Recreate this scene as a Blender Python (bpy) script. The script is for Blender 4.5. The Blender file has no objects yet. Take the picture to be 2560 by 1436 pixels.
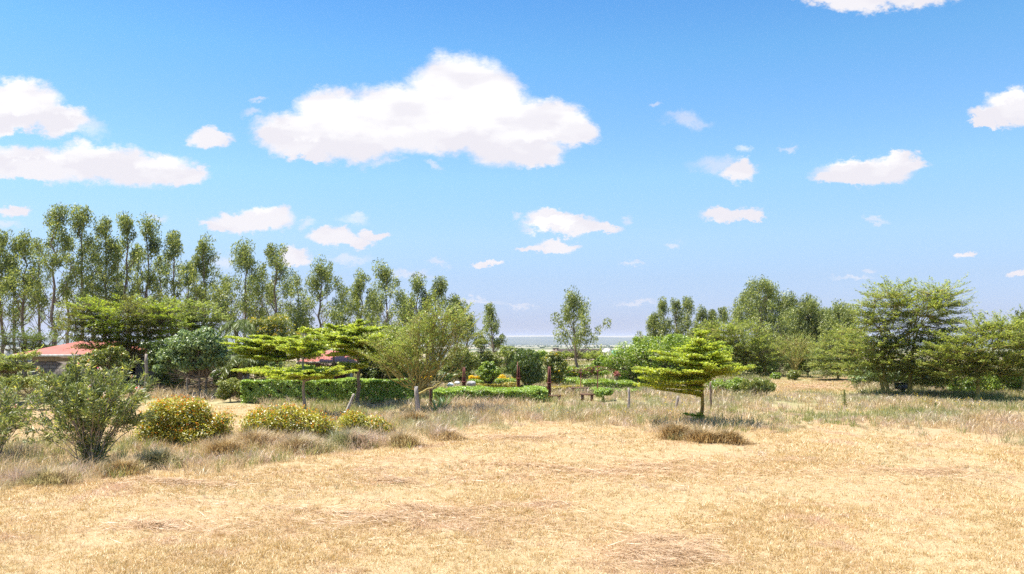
import bpy, math
import numpy as np
R = math.radians
C = bpy.context.scene.collection
F = 1991.0          # focal length in photo pixels
HZ = 845.0          # eye level row of the photo
EYE = 3.0
PI = math.pi

# ------------------------------------------------------------------ camera
sc = bpy.context.scene
cam_d = bpy.data.cameras.new('camera'); cam = bpy.data.objects.new('camera', cam_d); C.objects.link(cam)
cam_d.sensor_width = 36; cam_d.lens = 36 * F / 2560
cam_d.shift_y = (HZ - 718) / 2560
cam_d.clip_start = 0.1; cam_d.clip_end = 40000
cam.location = (0, 0, EYE); cam.rotation_euler = (R(90), 0, 0)
sc.camera = cam
sc.view_settings.view_transform = 'Standard'; sc.view_settings.look = 'None'
sc.view_settings.gamma = 1; sc.view_settings.use_curve_mapping = False
sc.view_settings.exposure = 1.08
sc.cycles.use_denoising = False
sc.cycles.max_bounces = 8; sc.cycles.diffuse_bounces = 3; sc.cycles.transmission_bounces = 6
sc.cycles.transparent_max_bounces = 8; sc.cycles.volume_bounces = 1
sc.cycles.sample_clamp_indirect = 6

# ------------------------------------------------------------------ sun and sky
SUN_EL, SUN_AZ = R(70), R(-88)            # azimuth from +Y, minus = left of the view
sd = (math.sin(SUN_AZ) * math.cos(SUN_EL), math.cos(SUN_AZ) * math.cos(SUN_EL), math.sin(SUN_EL))
sl = bpy.data.lights.new('sun', 'SUN'); sl.energy = 4.6; sl.angle = R(0.5); sl.color = (1.0, 0.955, 0.88)
so = bpy.data.objects.new('sun', sl); C.objects.link(so)
from mathutils import Vector
so.rotation_euler = Vector(sd).to_track_quat('Z', 'Y').to_euler(); so.location = (0, 0, 60)

world = bpy.data.worlds.new('World'); sc.world = world; world.use_nodes = True
wt = world.node_tree; wn = wt.nodes; wl = wt.links; wn.clear()
def wnode(t, **k):
    n = wn.new(t)
    for a, b in k.items(): setattr(n, a, b)
    return n
def wmath(op, a, b=None, c=None, clamp=False):
    n = wnode('ShaderNodeMath', operation=op, use_clamp=clamp)
    for i, v in enumerate((a, b, c)):
        if v is None: continue
        if hasattr(v, 'is_linked'): wl.new(v, n.inputs[i])
        else: n.inputs[i].default_value = v
    return n.outputs[0]
def wvec(op, a, b=None, c=None):
    n = wnode('ShaderNodeVectorMath', operation=op)
    for i, v in enumerate((a, b, c)):
        if v is None: continue
        if hasattr(v, 'is_linked'): wl.new(v, n.inputs[i])
        else: n.inputs[i].default_value = v
    return n.outputs['Value'] if op in ('LENGTH', 'DOT_PRODUCT') else n.outputs[0]
SKY_STRENGTH = 0.097
sky = wnode('ShaderNodeTexSky', sky_type='NISHITA'); sky.sun_disc = False
sky.sun_elevation = SUN_EL; sky.sun_rotation = SUN_AZ
sky.air_density = 1.3; sky.dust_density = 1.6; sky.ozone_density = 2.2; sky.altitude = 1600
tc = wnode('ShaderNodeTexCoord')
sep = wnode('ShaderNodeSeparateXYZ'); wl.new(tc.outputs['Generated'], sep.inputs[0])
yy = wmath('MAXIMUM', sep.outputs['Y'], 0.02)
comb = wnode('ShaderNodeCombineXYZ')
wl.new(wmath('DIVIDE', sep.outputs['X'], yy), comb.inputs[0]); wl.new(wmath('DIVIDE', sep.outputs['Z'], yy), comb.inputs[1])
P0 = comb.outputs[0]
def wnoise(scale, detail, amp, rough=0.6, off=0.0, stretch=(1, 1.5, 1)):
    m = wvec('MULTIPLY_ADD', P0, stretch, (off, off, off))
    n = wnode('ShaderNodeTexNoise'); n.inputs['Scale'].default_value = scale; n.inputs['Detail'].default_value = detail
    n.inputs['Roughness'].default_value = rough
    wl.new(m, n.inputs['Vector'])
    v = wvec('SUBTRACT', n.outputs['Color'], (0.5, 0.5, 0.5))
    return wvec('MULTIPLY', v, (amp, amp, 0))
Pw = wvec('ADD', wvec('ADD', P0, wnoise(9, 2, 0.030)), wnoise(30, 8, 0.046, 0.70, 3.3))
CLOUDS = [(1140,225,128,88),(1215,258,95,82),(1000,282,140,74),(835,288,100,70),(760,335,125,54),(900,340,170,56),
 (1100,322,210,56),(1270,330,150,72),(1370,318,95,60),(1430,333,62,34),(1340,388,62,26),(690,335,60,22),(760,378,60,18),
 (55,255,95,60),(150,295,70,40),(20,305,80,26),(100,402,160,42),(240,402,150,52),(370,420,105,46),(450,441,70,26),(60,428,95,18),
 (525,347,55,27),(2545,268,85,42),(2480,298,62,26),(2450,320,40,10),(2190,-12,190,34),(2100,-12,120,26),(2300,-15,100,30),
 (2165,428,122,34),(2250,408,68,28),(2100,448,66,17),(1852,428,48,28),(1825,538,72,19),(1868,545,42,11),
 (630,548,105,26),(672,535,68,29),(545,556,50,12),(835,596,55,26),(880,606,55,15),(932,586,36,16),
 (1400,562,90,21),(1378,545,54,22),(1480,572,64,14),(1400,609,50,14),(1340,620,48,8),(740,652,38,22),(30,525,40,17),
 (1215,663,36,8),(2410,637,36,9),(2550,683,28,11),(2170,755,2,2)]
FAINT = [(630,283,26,15),(645,250,26,8),(1715,302,52,20),(1645,257,18,8),(215,312,60,26),(1790,412,60,24),(1856,370,20,14),
 (1970,369,30,8),(775,555,26,12),(885,550,38,13),(1562,548,16,12),(1290,547,16,8),(870,651,55,13),(560,645,45,24),
 (1095,658,35,7),(1685,605,24,7),(2190,550,36,9),(2170,678,16,6),(1575,663,36,6),(22,565,34,11),(395,548,24,12),
 (1190,758,60,7),(1300,767,50,5),(1590,761,52,7),(2130,700,60,5),(1020,690,60,9),(960,405,60,12),(1085,408,30,8),(180,755,90,18)]
def field(P, lst, sm):
    cur = None
    for cx, cy, rx, ry in lst:
        s = (F / rx, F / ry, 0); u = (cx - 1280) / F; v = (HZ - cy) / F
        d = wvec('LENGTH', wvec('MULTIPLY_ADD', P, s, (-u * s[0], -v * s[1], 0)))
        cur = d if cur is None else wmath('SMOOTH_MIN', cur, d, sm)
    return cur
def smooth(val, a, b):
    n = wnode('ShaderNodeMapRange', interpolation_type='SMOOTHSTEP')
    wl.new(val, n.inputs[0]); n.inputs[1].default_value = a; n.inputs[2].default_value = b
    n.inputs[3].default_value = 0; n.inputs[4].default_value = 1
    return n.outputs[0]
f_s = field(Pw, CLOUDS, 0.25); f_f = field(Pw, FAINT, 0.1)
m_s = smooth(f_s, 1.22, 0.72)
m_f = wmath('MULTIPLY', smooth(f_f, 1.3, 0.2), 0.50)
mask = wmath('MAXIMUM', m_s, m_f)
front = smooth(sep.outputs['Y'], 0.05, 0.2)
mask = wmath('MULTIPLY', mask, front)
# shaded undersides: the same field looked up a little higher
f_up = field(wvec('ADD', Pw, wvec('ADD', (0.0, -0.026, 0), wnoise(14, 4, 0.035, 0.5, 7.7))), CLOUDS[:48], 0.25)
und = smooth(f_up, 0.62, 1.2)
nz = wnode('ShaderNodeTexNoise'); nz.inputs['Scale'].default_value = 11; nz.inputs['Detail'].default_value = 3
wl.new(wvec('MULTIPLY', P0, (1, 2.6, 1)), nz.inputs['Vector'])
shade = wmath('ADD', wmath('MULTIPLY', und, 0.7), wmath('MULTIPLY', smooth(nz.outputs[0], 0.44, 0.66), 0.85), clamp=True)
cmix = wnode('ShaderNodeMix', data_type='RGBA')
wl.new(shade, cmix.inputs[0]); cmix.inputs[6].default_value = (0.50, 0.495, 0.50, 1); cmix.inputs[7].default_value = (0.415, 0.405, 0.435, 1)
tint = wnode('ShaderNodeMix', data_type='RGBA', blend_type='MULTIPLY'); tint.inputs[0].default_value = 1
wl.new(sky.outputs[0], tint.inputs[6])
ramp = wnode('ShaderNodeValToRGB'); el_ = ramp.color_ramp.elements
STOPS = [(0.0, (.42, .49, .86)), (.023, (.44, .505, .86)), (.073, (.535, .585, .79)), (.122, (.66, .73, .83)), (.194, (.70, .87, .92)), (.264, (.61, .86, 1.0)), (.33, (.52, .86, 1.0)), (.40, (.40, .76, 1.0)), (.75, (.60, .80, 1.0))]
while len(el_) < len(STOPS): el_.new(0.5)
for e_, (p_, c_) in zip(el_, STOPS): e_.position = p_; e_.color = (*c_, 1)
wl.new(sep.outputs['Z'], ramp.inputs[0]); wl.new(ramp.outputs[0], tint.inputs[7])
b1 = wnode('ShaderNodeBackground'); b1.inputs[1].default_value = SKY_STRENGTH; wl.new(tint.outputs[2], b1.inputs[0])
b2 = wnode('ShaderNodeBackground'); b2.inputs[1].default_value = 1.0; wl.new(cmix.outputs[2], b2.inputs[0])
mx = wnode('ShaderNodeMixShader'); wl.new(mask, mx.inputs[0]); wl.new(b1.outputs[0], mx.inputs[1]); wl.new(b2.outputs[0], mx.inputs[2])
wo = wnode('ShaderNodeOutputWorld'); wl.new(mx.outputs[0], wo.inputs[0])
world.cycles.sampling_method = 'MANUAL'; world.cycles.sample_map_resolution = 512

# ------------------------------------------------------------------ materials
class NT:
    def __init__(s, name):
        s.m = bpy.data.materials.new(name); s.m.use_nodes = True; s.t = s.m.node_tree; s.t.nodes.clear()
    def n(s, t, **k):
        n = s.t.nodes.new(t)
        for a, b in k.items(): setattr(n, a, b)
        return n
    def l(s, a, b): s.t.links.new(a, b)
    def noise(s, scale, detail=4, vec=None, rough=0.55, kind='Position', stretch=None):
        n = s.n('ShaderNodeTexNoise'); n.inputs['Scale'].default_value = scale; n.inputs['Detail'].default_value = detail
        n.inputs['Roughness'].default_value = rough
        g = s.n('ShaderNodeNewGeometry').outputs['Position'] if kind == 'Position' else s.n('ShaderNodeTexCoord').outputs['Object']
        if stretch:
            mm = s.n('ShaderNodeVectorMath', operation='MULTIPLY'); s.l(g, mm.inputs[0]); mm.inputs[1].default_value = stretch; g = mm.outputs[0]
        s.l(g, n.inputs['Vector'])
        return n.outputs[0]
    def ramp(s, v, stops, interp='LINEAR'):
        r = s.n('ShaderNodeValToRGB'); r.color_ramp.interpolation = interp
        e = r.color_ramp.elements
        while len(e) < len(stops): e.new(0.5)
        for i, (p, c) in enumerate(stops): e[i].position = p; e[i].color = (*c, 1)
        s.l(v, r.inputs[0]); return r.outputs[0]
    def mix(s, f, a, b, blend='MIX'):
        n = s.n('ShaderNodeMix', data_type='RGBA', blend_type=blend)
        for i, v in ((0, f), (6, a), (7, b)):
            if hasattr(v, 'is_linked'): s.l(v, n.inputs[i])
            else: n.inputs[i].default_value = v if i == 0 else (*v, 1)
        return n.outputs[2]
    def math(s, op, a, b=0.0, c=0.0, clamp=False):
        n = s.n('ShaderNodeMath', operation=op, use_clamp=clamp)
        for i, v in enumerate((a, b, c)):
            if hasattr(v, 'is_linked'): s.l(v, n.inputs[i])
            else: n.inputs[i].default_value = v
        return n.outputs[0]
    def rng(s, v, a, b, c=0.0, d=1.0):
        n = s.n('ShaderNodeMapRange', interpolation_type='SMOOTHSTEP'); s.l(v, n.inputs[0])
        for i, q in enumerate((a, b, c, d)): n.inputs[i + 1].default_value = q
        return n.outputs[0]
    def principled(s, col, rough=0.8, bump=None, bstr=0.3, bdist=0.02, spec=0.3, metal=0.0):
        p = s.n('ShaderNodeBsdfPrincipled')
        if hasattr(col, 'is_linked'): s.l(col, p.inputs['Base Color'])
        else: p.inputs['Base Color'].default_value = (*col, 1)
        p.inputs['Roughness'].default_value = rough; p.inputs['Specular IOR Level'].default_value = spec
        p.inputs['Metallic'].default_value = metal
        if bump is not None:
            b = s.n('ShaderNodeBump'); b.inputs['Strength'].default_value = bstr; b.inputs['Distance'].default_value = bdist
            s.l(bump, b.inputs['Height']); s.l(b.outputs[0], p.inputs['Normal'])
        return p.outputs[0]
    def out(s, sh):
        o = s.n('ShaderNodeOutputMaterial'); s.l(sh, o.inputs[0]); return s.m

def leaf_mat(name, stops, transl=0.5, gloss=0.06, rough=0.45, patch=None, tint=1.15, gain=1.75, warm=True):
    """leaf / blade: colour varies from leaf to leaf; light comes through"""
    t = NT(name); stops = [(p, tuple(min(.85, v * k_) for v, k_ in zip(c, (gain * 1.03, gain * .99, gain * .74) if warm else (gain * 1.02, gain, gain * .86)))) for p, c in stops]
    rnd = t.n('ShaderNodeNewGeometry').outputs['Random Per Island']
    col = t.ramp(rnd, stops)
    if patch:      # (scale, colour, low, high): patches of another colour
        for sc_, c2, lo, hi in patch:
            f = t.rng(t.noise(sc_, 3), lo, hi)
            col = t.mix(f, col, c2)
    d = t.n('ShaderNodeBsdfDiffuse'); t.l(col, d.inputs[0])
    tr = t.n('ShaderNodeBsdfTranslucent')
    t.l(t.mix(1.0, col, (tint * 1.0, tint * 1.0, tint * (0.55 if warm else 0.9)), 'MULTIPLY'), tr.inputs[0])
    m = t.n('ShaderNodeMixShader'); m.inputs[0].default_value = transl; t.l(d.outputs[0], m.inputs[1]); t.l(tr.outputs[0], m.inputs[2])
    g = t.n('ShaderNodeBsdfGlossy'); g.inputs['Roughness'].default_value = rough; g.inputs[0].default_value = (1, 1, 1, 1)
    m2 = t.n('ShaderNodeMixShader'); m2.inputs[0].default_value = gloss; t.l(m.outputs[0], m2.inputs[1]); t.l(g.outputs[0], m2.inputs[2])
    return t.out(m2.outputs[0])
def bark_mat(name, c1, c2, scale=6, stretch=(1, 1, 0.25)):
    t = NT(name); nn = t.noise(scale, 5, kind='Object', stretch=stretch)
    return t.out(t.principled(t.ramp(nn, [(0.3, c1), (0.7, c2)]), 0.9, nn, 0.6, 0.02))
def plain_mat(name, c1, c2=None, scale=3, rough=0.8, bump=0.2, spec=0.3):
    t = NT(name); c2 = c2 or tuple(v * 0.75 for v in c1); nn = t.noise(scale, 6, kind='Object')
    return t.out(t.principled(t.ramp(nn, [(0.35, c2), (0.65, c1)]), rough, nn, bump, 0.01, spec))

M = {}
M['euc'] = leaf_mat('eucalyptus_leaf', [(0, (.045, .065, .025)), (.5, (.13, .165, .055)), (1, (.33, .345, .15))], .45, .03, patch=[(0.5, (.22, .25, .07), .5, .7), (0.9, (.06, .085, .03), .52, .72)])
M['acacia'] = leaf_mat('acacia_leaf', [(0, (.075, .105, .035)), (.6, (.175, .215, .065)), (1, (.30, .325, .12))], .5, .04)
M['acacia_yel'] = leaf_mat('fever_tree_leaf', [(0, (.08, .115, .03)), (.6, (.175, .22, .065)), (1, (.28, .31, .11))], .42, .04)
M['acacia_grn'] = leaf_mat('flat_acacia_leaf', [(0, (.08, .13, .02)), (.6, (.20, .26, .04)), (1, (.32, .36, .07))], .5, .04, patch=[(0.5, (.19, .19, .05), .45, .6)])
M['lime'] = leaf_mat('terminalia_leaf', [(0, (.10, .14, .02)), (.5, (.23, .285, .035)), (1, (.42, .44, .12))], .55, .03, .4, patch=[(1.4, (.22, .30, .06), .5, .7)])
M['green'] = leaf_mat('bright_green_leaf', [(0, (.06, .105, .012)), (.5, (.15, .22, .02)), (1, (.27, .33, .05))], .45, .06)
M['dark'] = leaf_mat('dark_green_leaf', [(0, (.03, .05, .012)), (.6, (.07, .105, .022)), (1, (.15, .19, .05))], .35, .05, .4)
M['broad'] = leaf_mat('grey_green_leaf', [(0, (.04, .07, .025)), (.5, (.10, .15, .055)), (1, (.24, .30, .14))], .35, .06, .5)
M['olive'] = leaf_mat('olive_leaf', [(0, (.07, .09, .02)), (.6, (.15, .18, .04)), (1, (.26, .26, .08))], .4, .05)
M['hedge'] = leaf_mat('hedge_leaf', [(0, (.07, .12, .02)), (.5, (.17, .26, .045)), (1, (.34, .42, .13))], .42, .05, .4, patch=[(.8, (.15, .12, .05), .58, .74)])
M['hedge_or'] = leaf_mat('copper_hedge_leaf', [(0, (.13, .14, .03)), (.6, (.26, .24, .05)), (1, (.42, .30, .07))], .4, .05)
M['oleander'] = leaf_mat('oleander_leaf', [(0, (.04, .06, .018)), (.55, (.11, .14, .045)), (.9, (.25, .28, .11)), (1, (.50, .45, .12))], .4, .06, .5)
M['firebush'] = leaf_mat('firebush_leaf', [(0, (.05, .08, .012)), (.45, (.225, .225, .02)), (1, (.40, .37, .045))], .45, .07)
M['orange'] = leaf_mat('orange_flower', [(0, (.66, .20, .03)), (.6, (.78, .32, .04)), (1, (.80, .48, .07))], .3, .02, gain=1.00)
M['pink'] = leaf_mat('pink_petal', [(0, (.75, .05, .16)), (.35, (.80, .10, .22)), (.45, (.85, .62, .68)), (1, (.90, .80, .82))], .3, .02, gain=1.00)
M['rose'] = leaf_mat('rose_petal', [(0, (.40, .08, .11)), (1, (.55, .28, .32))], .3, .02, gain=1.00)
M['yellow'] = leaf_mat('yellow_petal', [(0, (.80, .50, .02)), (1, (.90, .68, .05))], .3, .02, gain=1.00)
M['palm'] = leaf_mat('palm_leaf', [(0, (.06, .085, .025)), (1, (.17, .21, .07))], .3, .05)
M['agave'] = leaf_mat('agave_leaf', [(0, (.04, .09, .03)), (1, (.16, .26, .08))], .15, .1)
M['straw'] = leaf_mat('mown_straw', [(0, (.36, .24, .10)), (.4, (.60, .41, .19)), (.8, (.74, .55, .29)), (1, (.86, .72, .46))], .35, .05,
                      patch=[(0.55, (.56, .37, .23), .52, .72), (1.7, (.42, .35, .15), .64, .80)], gain=0.88, warm=False)
M['hay'] = leaf_mat('loose_hay', [(0, (.42, .27, .16)), (.5, (.64, .44, .29)), (1, (.84, .64, .46))], .25, .04, gain=0.85, warm=False)
M['dry'] = leaf_mat('dry_tall_grass', [(0, (.36, .25, .14)), (.5, (.60, .455, .28)), (1, (.80, .66, .46))], .38, .05,
                    patch=[(0.25, (.33, .35, .15), .45, .62), (0.9, (.58, .44, .34), .46, .66), (2.6, (.36, .235, .12), .56, .72)], gain=0.95, warm=False)  # the finest, dark brown patches paint shadow between the clumps
M['meadow'] = leaf_mat('meadow_grass_blade', [(0, (.14, .13, .05)), (.5, (.26, .24, .10)), (1, (.44, .37, .20))], .4, .03, patch=[(0.10, (.13, .17, .05), .42, .58)], gain=1.1)
M['brown'] = leaf_mat('brown_grass', [(0, (.28, .18, .09)), (.5, (.48, .34, .18)), (1, (.72, .58, .36))], .3, .04, gain=1.00, warm=False)
M['weed'] = leaf_mat('green_weed', [(0, (.13, .15, .065)), (.6, (.24, .26, .12)), (1, (.38, .38, .20))], .4, .04, gain=1.3)
M['bark_euc'] = bark_mat('eucalyptus_bark', (.13, .08, .06), (.34, .26, .21))
M['bark_fever'] = bark_mat('fever_tree_bark', (.32, .25, .07), (.52, .42, .15))
M['bark'] = bark_mat('grey_brown_bark', (.13, .09, .06), (.28, .21, .15))
M['bark_pale'] = bark_mat('pale_bark', (.24, .19, .15), (.42, .35, .28))
M['bark_lichen'] = bark_mat('lichen_bark', (.15, .09, .04), (.36, .27, .04), 9)
M['twig'] = bark_mat('dry_twig', (.26, .18, .13), (.52, .42, .33))
M['wood_grey'] = bark_mat('weathered_post_wood', (.22, .18, .15), (.55, .49, .43), 12, (1, 1, .12))
M['wood_dark'] = bark_mat('brown_wood', (.10, .055, .035), (.22, .12, .08), 10)
M['rust'] = plain_mat('rust_red_steel', (.22, .065, .042), (.11, .035, .025), 9, .6)
M['rock'] = plain_mat('grey_rock', (.50, .48, .46), (.25, .23, .22), 4, .9, .8)
M['whiterock'] = plain_mat('white_painted_rock', (.85, .84, .82), (.60, .58, .55), 6, .8, .6)
M['white'] = plain_mat('white_paint', (.80, .79, .76), (.62, .60, .56), 3, .6)
M['black'] = plain_mat('black_metal', (.03, .03, .035), (.015, .015, .018), 8, .5)
M['fascia'] = plain_mat('pale_fascia', (.62, .60, .56), (.40, .38, .35), 5)
M['redwood'] = plain_mat('dark_red_paint', (.24, .05, .035), (.14, .03, .02), 5, .6)
M['plaster'] = plain_mat('tan_plaster', (.30, .24, .19), (.20, .16, .125), 2.5, .9)
M['glass'] = plain_mat('dark_glass', (.02, .025, .03), (.015, .018, .02), 2, .12, 0, .6)
M['tin'] = plain_mat('grey_tin', (.50, .49, .47), (.33, .32, .31), 3, .5)
M['teal'] = plain_mat('teal_sheet', (.10, .45, .38), (.07, .35, .30), 3, .5)
M['darkwall'] = plain_mat('dark_far_wall', (.10, .075, .07), (.07, .055, .05), .05, .9)
def roof_mat():
    t = NT('red_sheet_roof'); nn = t.noise(1.6, 6, kind='Object')
    w = t.n('ShaderNodeTexWave', bands_direction='X'); w.inputs['Scale'].default_value = 2.4
    t.l(t.n('ShaderNodeTexCoord').outputs['Object'], w.inputs['Vector'])
    c = t.ramp(nn, [(.3, (.40, .13, .09)), (.7, (.52, .19, .135))])
    return t.out(t.principled(c, .45, w.outputs[0], .5, .03))
M['roof'] = roof_mat()
def block_mat():
    t = NT('rough_stone_block'); b = t.n('ShaderNodeTexBrick'); b.inputs['Scale'].default_value = 1
    b.inputs['Brick Width'].default_value = .42; b.inputs['Row Height'].default_value = .2; b.inputs['Mortar Size'].default_value = .022
    b.inputs['Color1'].default_value = (.30, .27, .24, 1); b.inputs['Color2'].default_value = (.19, .165, .15, 1); b.inputs['Mortar'].default_value = (.10, .085, .07, 1)
    o = t.n('ShaderNodeTexCoord').outputs['Object']; s = t.n('ShaderNodeSeparateXYZ'); t.l(o, s.inputs[0])
    c = t.n('ShaderNodeCombineXYZ'); t.l(t.math('ADD', s.outputs[0], s.outputs[1]), c.inputs[0]); t.l(s.outputs[2], c.inputs[1]); t.l(c.outputs[0], b.inputs['Vector'])
    nn = t.noise(9, 5, kind='Object')
    return t.out(t.principled(t.mix(.5, b.outputs[0], t.ramp(nn, [(.3, (.45, .43, .42)), (.7, (1.0, .92, .86))]), 'MULTIPLY'), .9, b.outputs['Fac'], -.6, .03))
M['block'] = block_mat()

def ground_mat():
    t = NT('ground_soil_and_grass')
    g = t.n('ShaderNodeNewGeometry'); s = t.n('ShaderNodeSeparateXYZ'); t.l(g.outputs['Position'], s.inputs[0])
    x, y = s.outputs[0], s.outputs[1]
    ln = t.n('ShaderNodeVectorMath', operation='LENGTH'); t.l(g.outputs['Position'], ln.inputs[0]); r = ln.outputs['Value']
    straw = t.ramp(t.noise(38, 6, rough=.7), [(.28, (.22, .145, .075)), (.5, (.43, .31, .165)), (.68, (.58, .45, .27))])
    straw = t.mix(t.rng(t.noise(.5, 5), .50, .68, 0, .5), straw, (.44, .265, .165))
    straw = t.mix(t.rng(t.noise(1.9, 5), .56, .74, 0, .4), straw, (.28, .23, .09))
    # rough grass ground further out
    rough = t.ramp(t.noise(2.2, 8, rough=.7), [(.3, (.20, .17, .08)), (.52, (.38, .32, .17)), (.72, (.50, .41, .26))])
    rough = t.mix(t.rng(t.noise(.12, 4), .42, .6, 0, .7), rough, (.20, .22, .085))
    c = t.mix(t.rng(y, 31, 38), straw, rough)
    # open fields, then bush country across the valley
    fld = t.ramp(t.noise(.012, 7, stretch=(.45, 1, 1)), [(.36, (.20, .19, .09)), (.5, (.44, .35, .21)), (.62, (.52, .42, .28))])
    c = t.mix(t.rng(r, 80, 170), c, fld)
    far = t.ramp(t.noise(.0028, 7, stretch=(.35, 1, 1), rough=.65), [(.40, (.10, .12, .055)), (.50, (.30, .27, .17)), (.60, (.42, .36, .25))])
    c = t.mix(t.rng(r, 700, 1500), c, far)
    face = t.ramp(t.noise(.0022, 6), [(.3, (.045, .06, .035)), (.7, (.10, .11, .06))])
    edge = t.math('ADD', r, t.math('MULTIPLY', t.math('SUBTRACT', t.noise(.0006, 5), .5), 3500))
    c = t.mix(t.rng(edge, 5200, 6600), c, face)
    c = t.mix(t.rng(t.math('ADD', r, t.math('MULTIPLY', t.noise(.002, 3), 500)), 10150, 10500), c, (.30, .26, .17))
    return t.out(t.principled(c, .95, t.noise(26, 6), .7, .05, .1))
M['ground'] = ground_mat()

# ------------------------------------------------------------------ mesh tools
class Q:
    """collects quads (as numpy) and links them as ONE mesh object"""
    def __init__(s): s.v = []; s.f = []; s.n = 0
    def add(s, v, f):
        v = np.asarray(v, np.float32).reshape(-1, 3); s.v.append(v); s.f.append(np.asarray(f, np.int32).reshape(-1, 4) + s.n); s.n += len(v)
    def cards(s, P, A, B, skew=0.0):
        """diamond leaves: centre P, half-length A, half-width B"""
        n = len(P)
        if n == 0: return
        V = np.stack([P - A, P + B - A * skew, P + A, P - B - A * skew], 1).reshape(-1, 3)
        s.add(V, np.arange(n * 4).reshape(-1, 4))
    def tube(s, pts, rad, k=5):
        pts = np.asarray(pts, float); rad = np.broadcast_to(np.asarray(rad, float), (len(pts),))
        d = np.gradient(pts, axis=0); d /= np.linalg.norm(d, axis=1, keepdims=True) + 1e-9
        ref = np.array([0, 0, 1.0]) if abs(d[0, 2]) < .8 else np.array([1.0, 0, 0])
        a = np.cross(d, ref); a /= np.linalg.norm(a, axis=1, keepdims=True) + 1e-9; b = np.cross(d, a)
        th = np.arange(k) * 2 * PI / k
        V = pts[:, None] + rad[:, None, None] * (a[:, None] * np.cos(th)[None, :, None] + b[:, None] * np.sin(th)[None, :, None])
        i = np.arange(len(pts) - 1)[:, None] * k; j = np.arange(k)[None]; j2 = (j + 1) % k
        f = np.stack([i + j, i + j2, i + k + j2, i + k + j], -1)
        s.add(V, f)
        if k == 4 or k == 8 or k == 6:      # close the end with quads
            e = (len(pts) - 1) * k
            cap = [[e, e + 1, e + 2, e + 3]] if k == 4 else ([[e, e + 1, e + 2, e + 3], [e + 3, e + 4, e + 5, e]] if k == 6 else [[e, e + 1, e + 2, e + 3], [e, e + 3, e + 4, e + 7], [e + 4, e + 5, e + 6, e + 7]])
            s.f.append(np.asarray(cap, np.int32) + s.n - len(pts) * k)
    def box(s, x0, x1, y0, y1, z0, z1):
        V = [(x0, y0, z0), (x1, y0, z0), (x1, y1, z0), (x0, y1, z0), (x0, y0, z1), (x1, y0, z1), (x1, y1, z1), (x0, y1, z1)]
        s.add(V, [(0, 3, 2, 1), (4, 5, 6, 7), (0, 1, 5, 4), (1, 2, 6, 5), (2, 3, 7, 6), (3, 0, 4, 7)])
    def build(s, name, mat, parent=None, loc=None, smooth=False):
        v = np.concatenate(s.v); f = np.concatenate(s.f)
        if loc is not None: v = v - np.asarray(loc, np.float32)
        me = bpy.data.meshes.new(name)
        me.vertices.add(len(v)); me.vertices.foreach_set('co', v.ravel())
        me.loops.add(f.size); me.loops.foreach_set('vertex_index', f.ravel())
        me.polygons.add(len(f)); me.polygons.foreach_set('loop_start', np.arange(0, f.size, 4, dtype=np.int32))
        me.polygons.foreach_set('loop_total', np.full(len(f), 4, np.int32))
        if smooth: me.polygons.foreach_set('use_smooth', np.ones(len(f), bool))
        me.update(calc_edges=True); me.materials.append(M[mat] if isinstance(mat, str) else mat)
        o = bpy.data.objects.new(name, me); C.objects.link(o)
        if parent: o.parent = parent
        return o

def tag(o, label=None, cat=None, group=None, kind=None):
    for k, v in (('label', label), ('category', cat), ('group', group), ('kind', kind)):
        if v: o[k] = v
    return o
def root(name, loc, label, cat, group=None):
    o = bpy.data.objects.new(name, None); C.objects.link(o); o.location = loc
    o.empty_display_size = .3
    return tag(o, label, cat, group)
def unit(v): return v / (np.linalg.norm(v, axis=-1, keepdims=True) + 1e-9)
def rdir(g, n): return unit(g.normal(size=(n, 3)))
def perp(d, g):
    return unit(np.cross(d, rdir(g, len(d))))

# gentle relief of the ground; table: distance -> height
RT = np.array([0, 100, 200, 500, 1500, 4000, 7000, 8500, 10000, 10500, 12500, 30000.])
ZT = np.array([0, 0, -2.3, -9, -22, -43, -57, -30, 8, 13, 34, 34.])
def gz(x, y):
    x = np.asarray(x, float); y = np.asarray(y, float); r = np.hypot(x, y)
    z = np.interp(r, RT, ZT)
    z = z + np.clip((r - 7200) / 2800, 0, 1) * (np.clip(x, -4000, 4000) * 0.002 + 4 * np.sin(x / 900. + 1) + 4 * np.sin(x / 310.))
    near = np.clip(1 - r / 400., 0, 1)
    b = .035 * np.sin(x * 1.1 + .7 * y) + .03 * np.sin(.9 * y - .5 * x + 2) + .02 * np.sin(2.7 * x + 1.3 * y + 1) + .012 * np.sin(5.1 * y + 3.7 * x) + .012 * np.sin(6.3 * x - 4.1 * y)
    far = np.clip((r - 150) / 800., 0, 1) * np.clip(1 - (r - 6000) / 3000, 0.2, 1)
    return z + near * b + far * (2.0 * np.sin(x / 130. + y / 310.) + 2.5 * np.sin(y / 420. + x / 510. + 2))
def gx(X, d): return (X - 1280) / F * d
def zz(Y, d): return EYE - (Y - HZ) / F * d
def W(X, Y, d): return np.array([gx(X, d), d, zz(Y, d)])
def dist(Y): return EYE * F / (Y - HZ)
def px(n, d): return n / F * d

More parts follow.
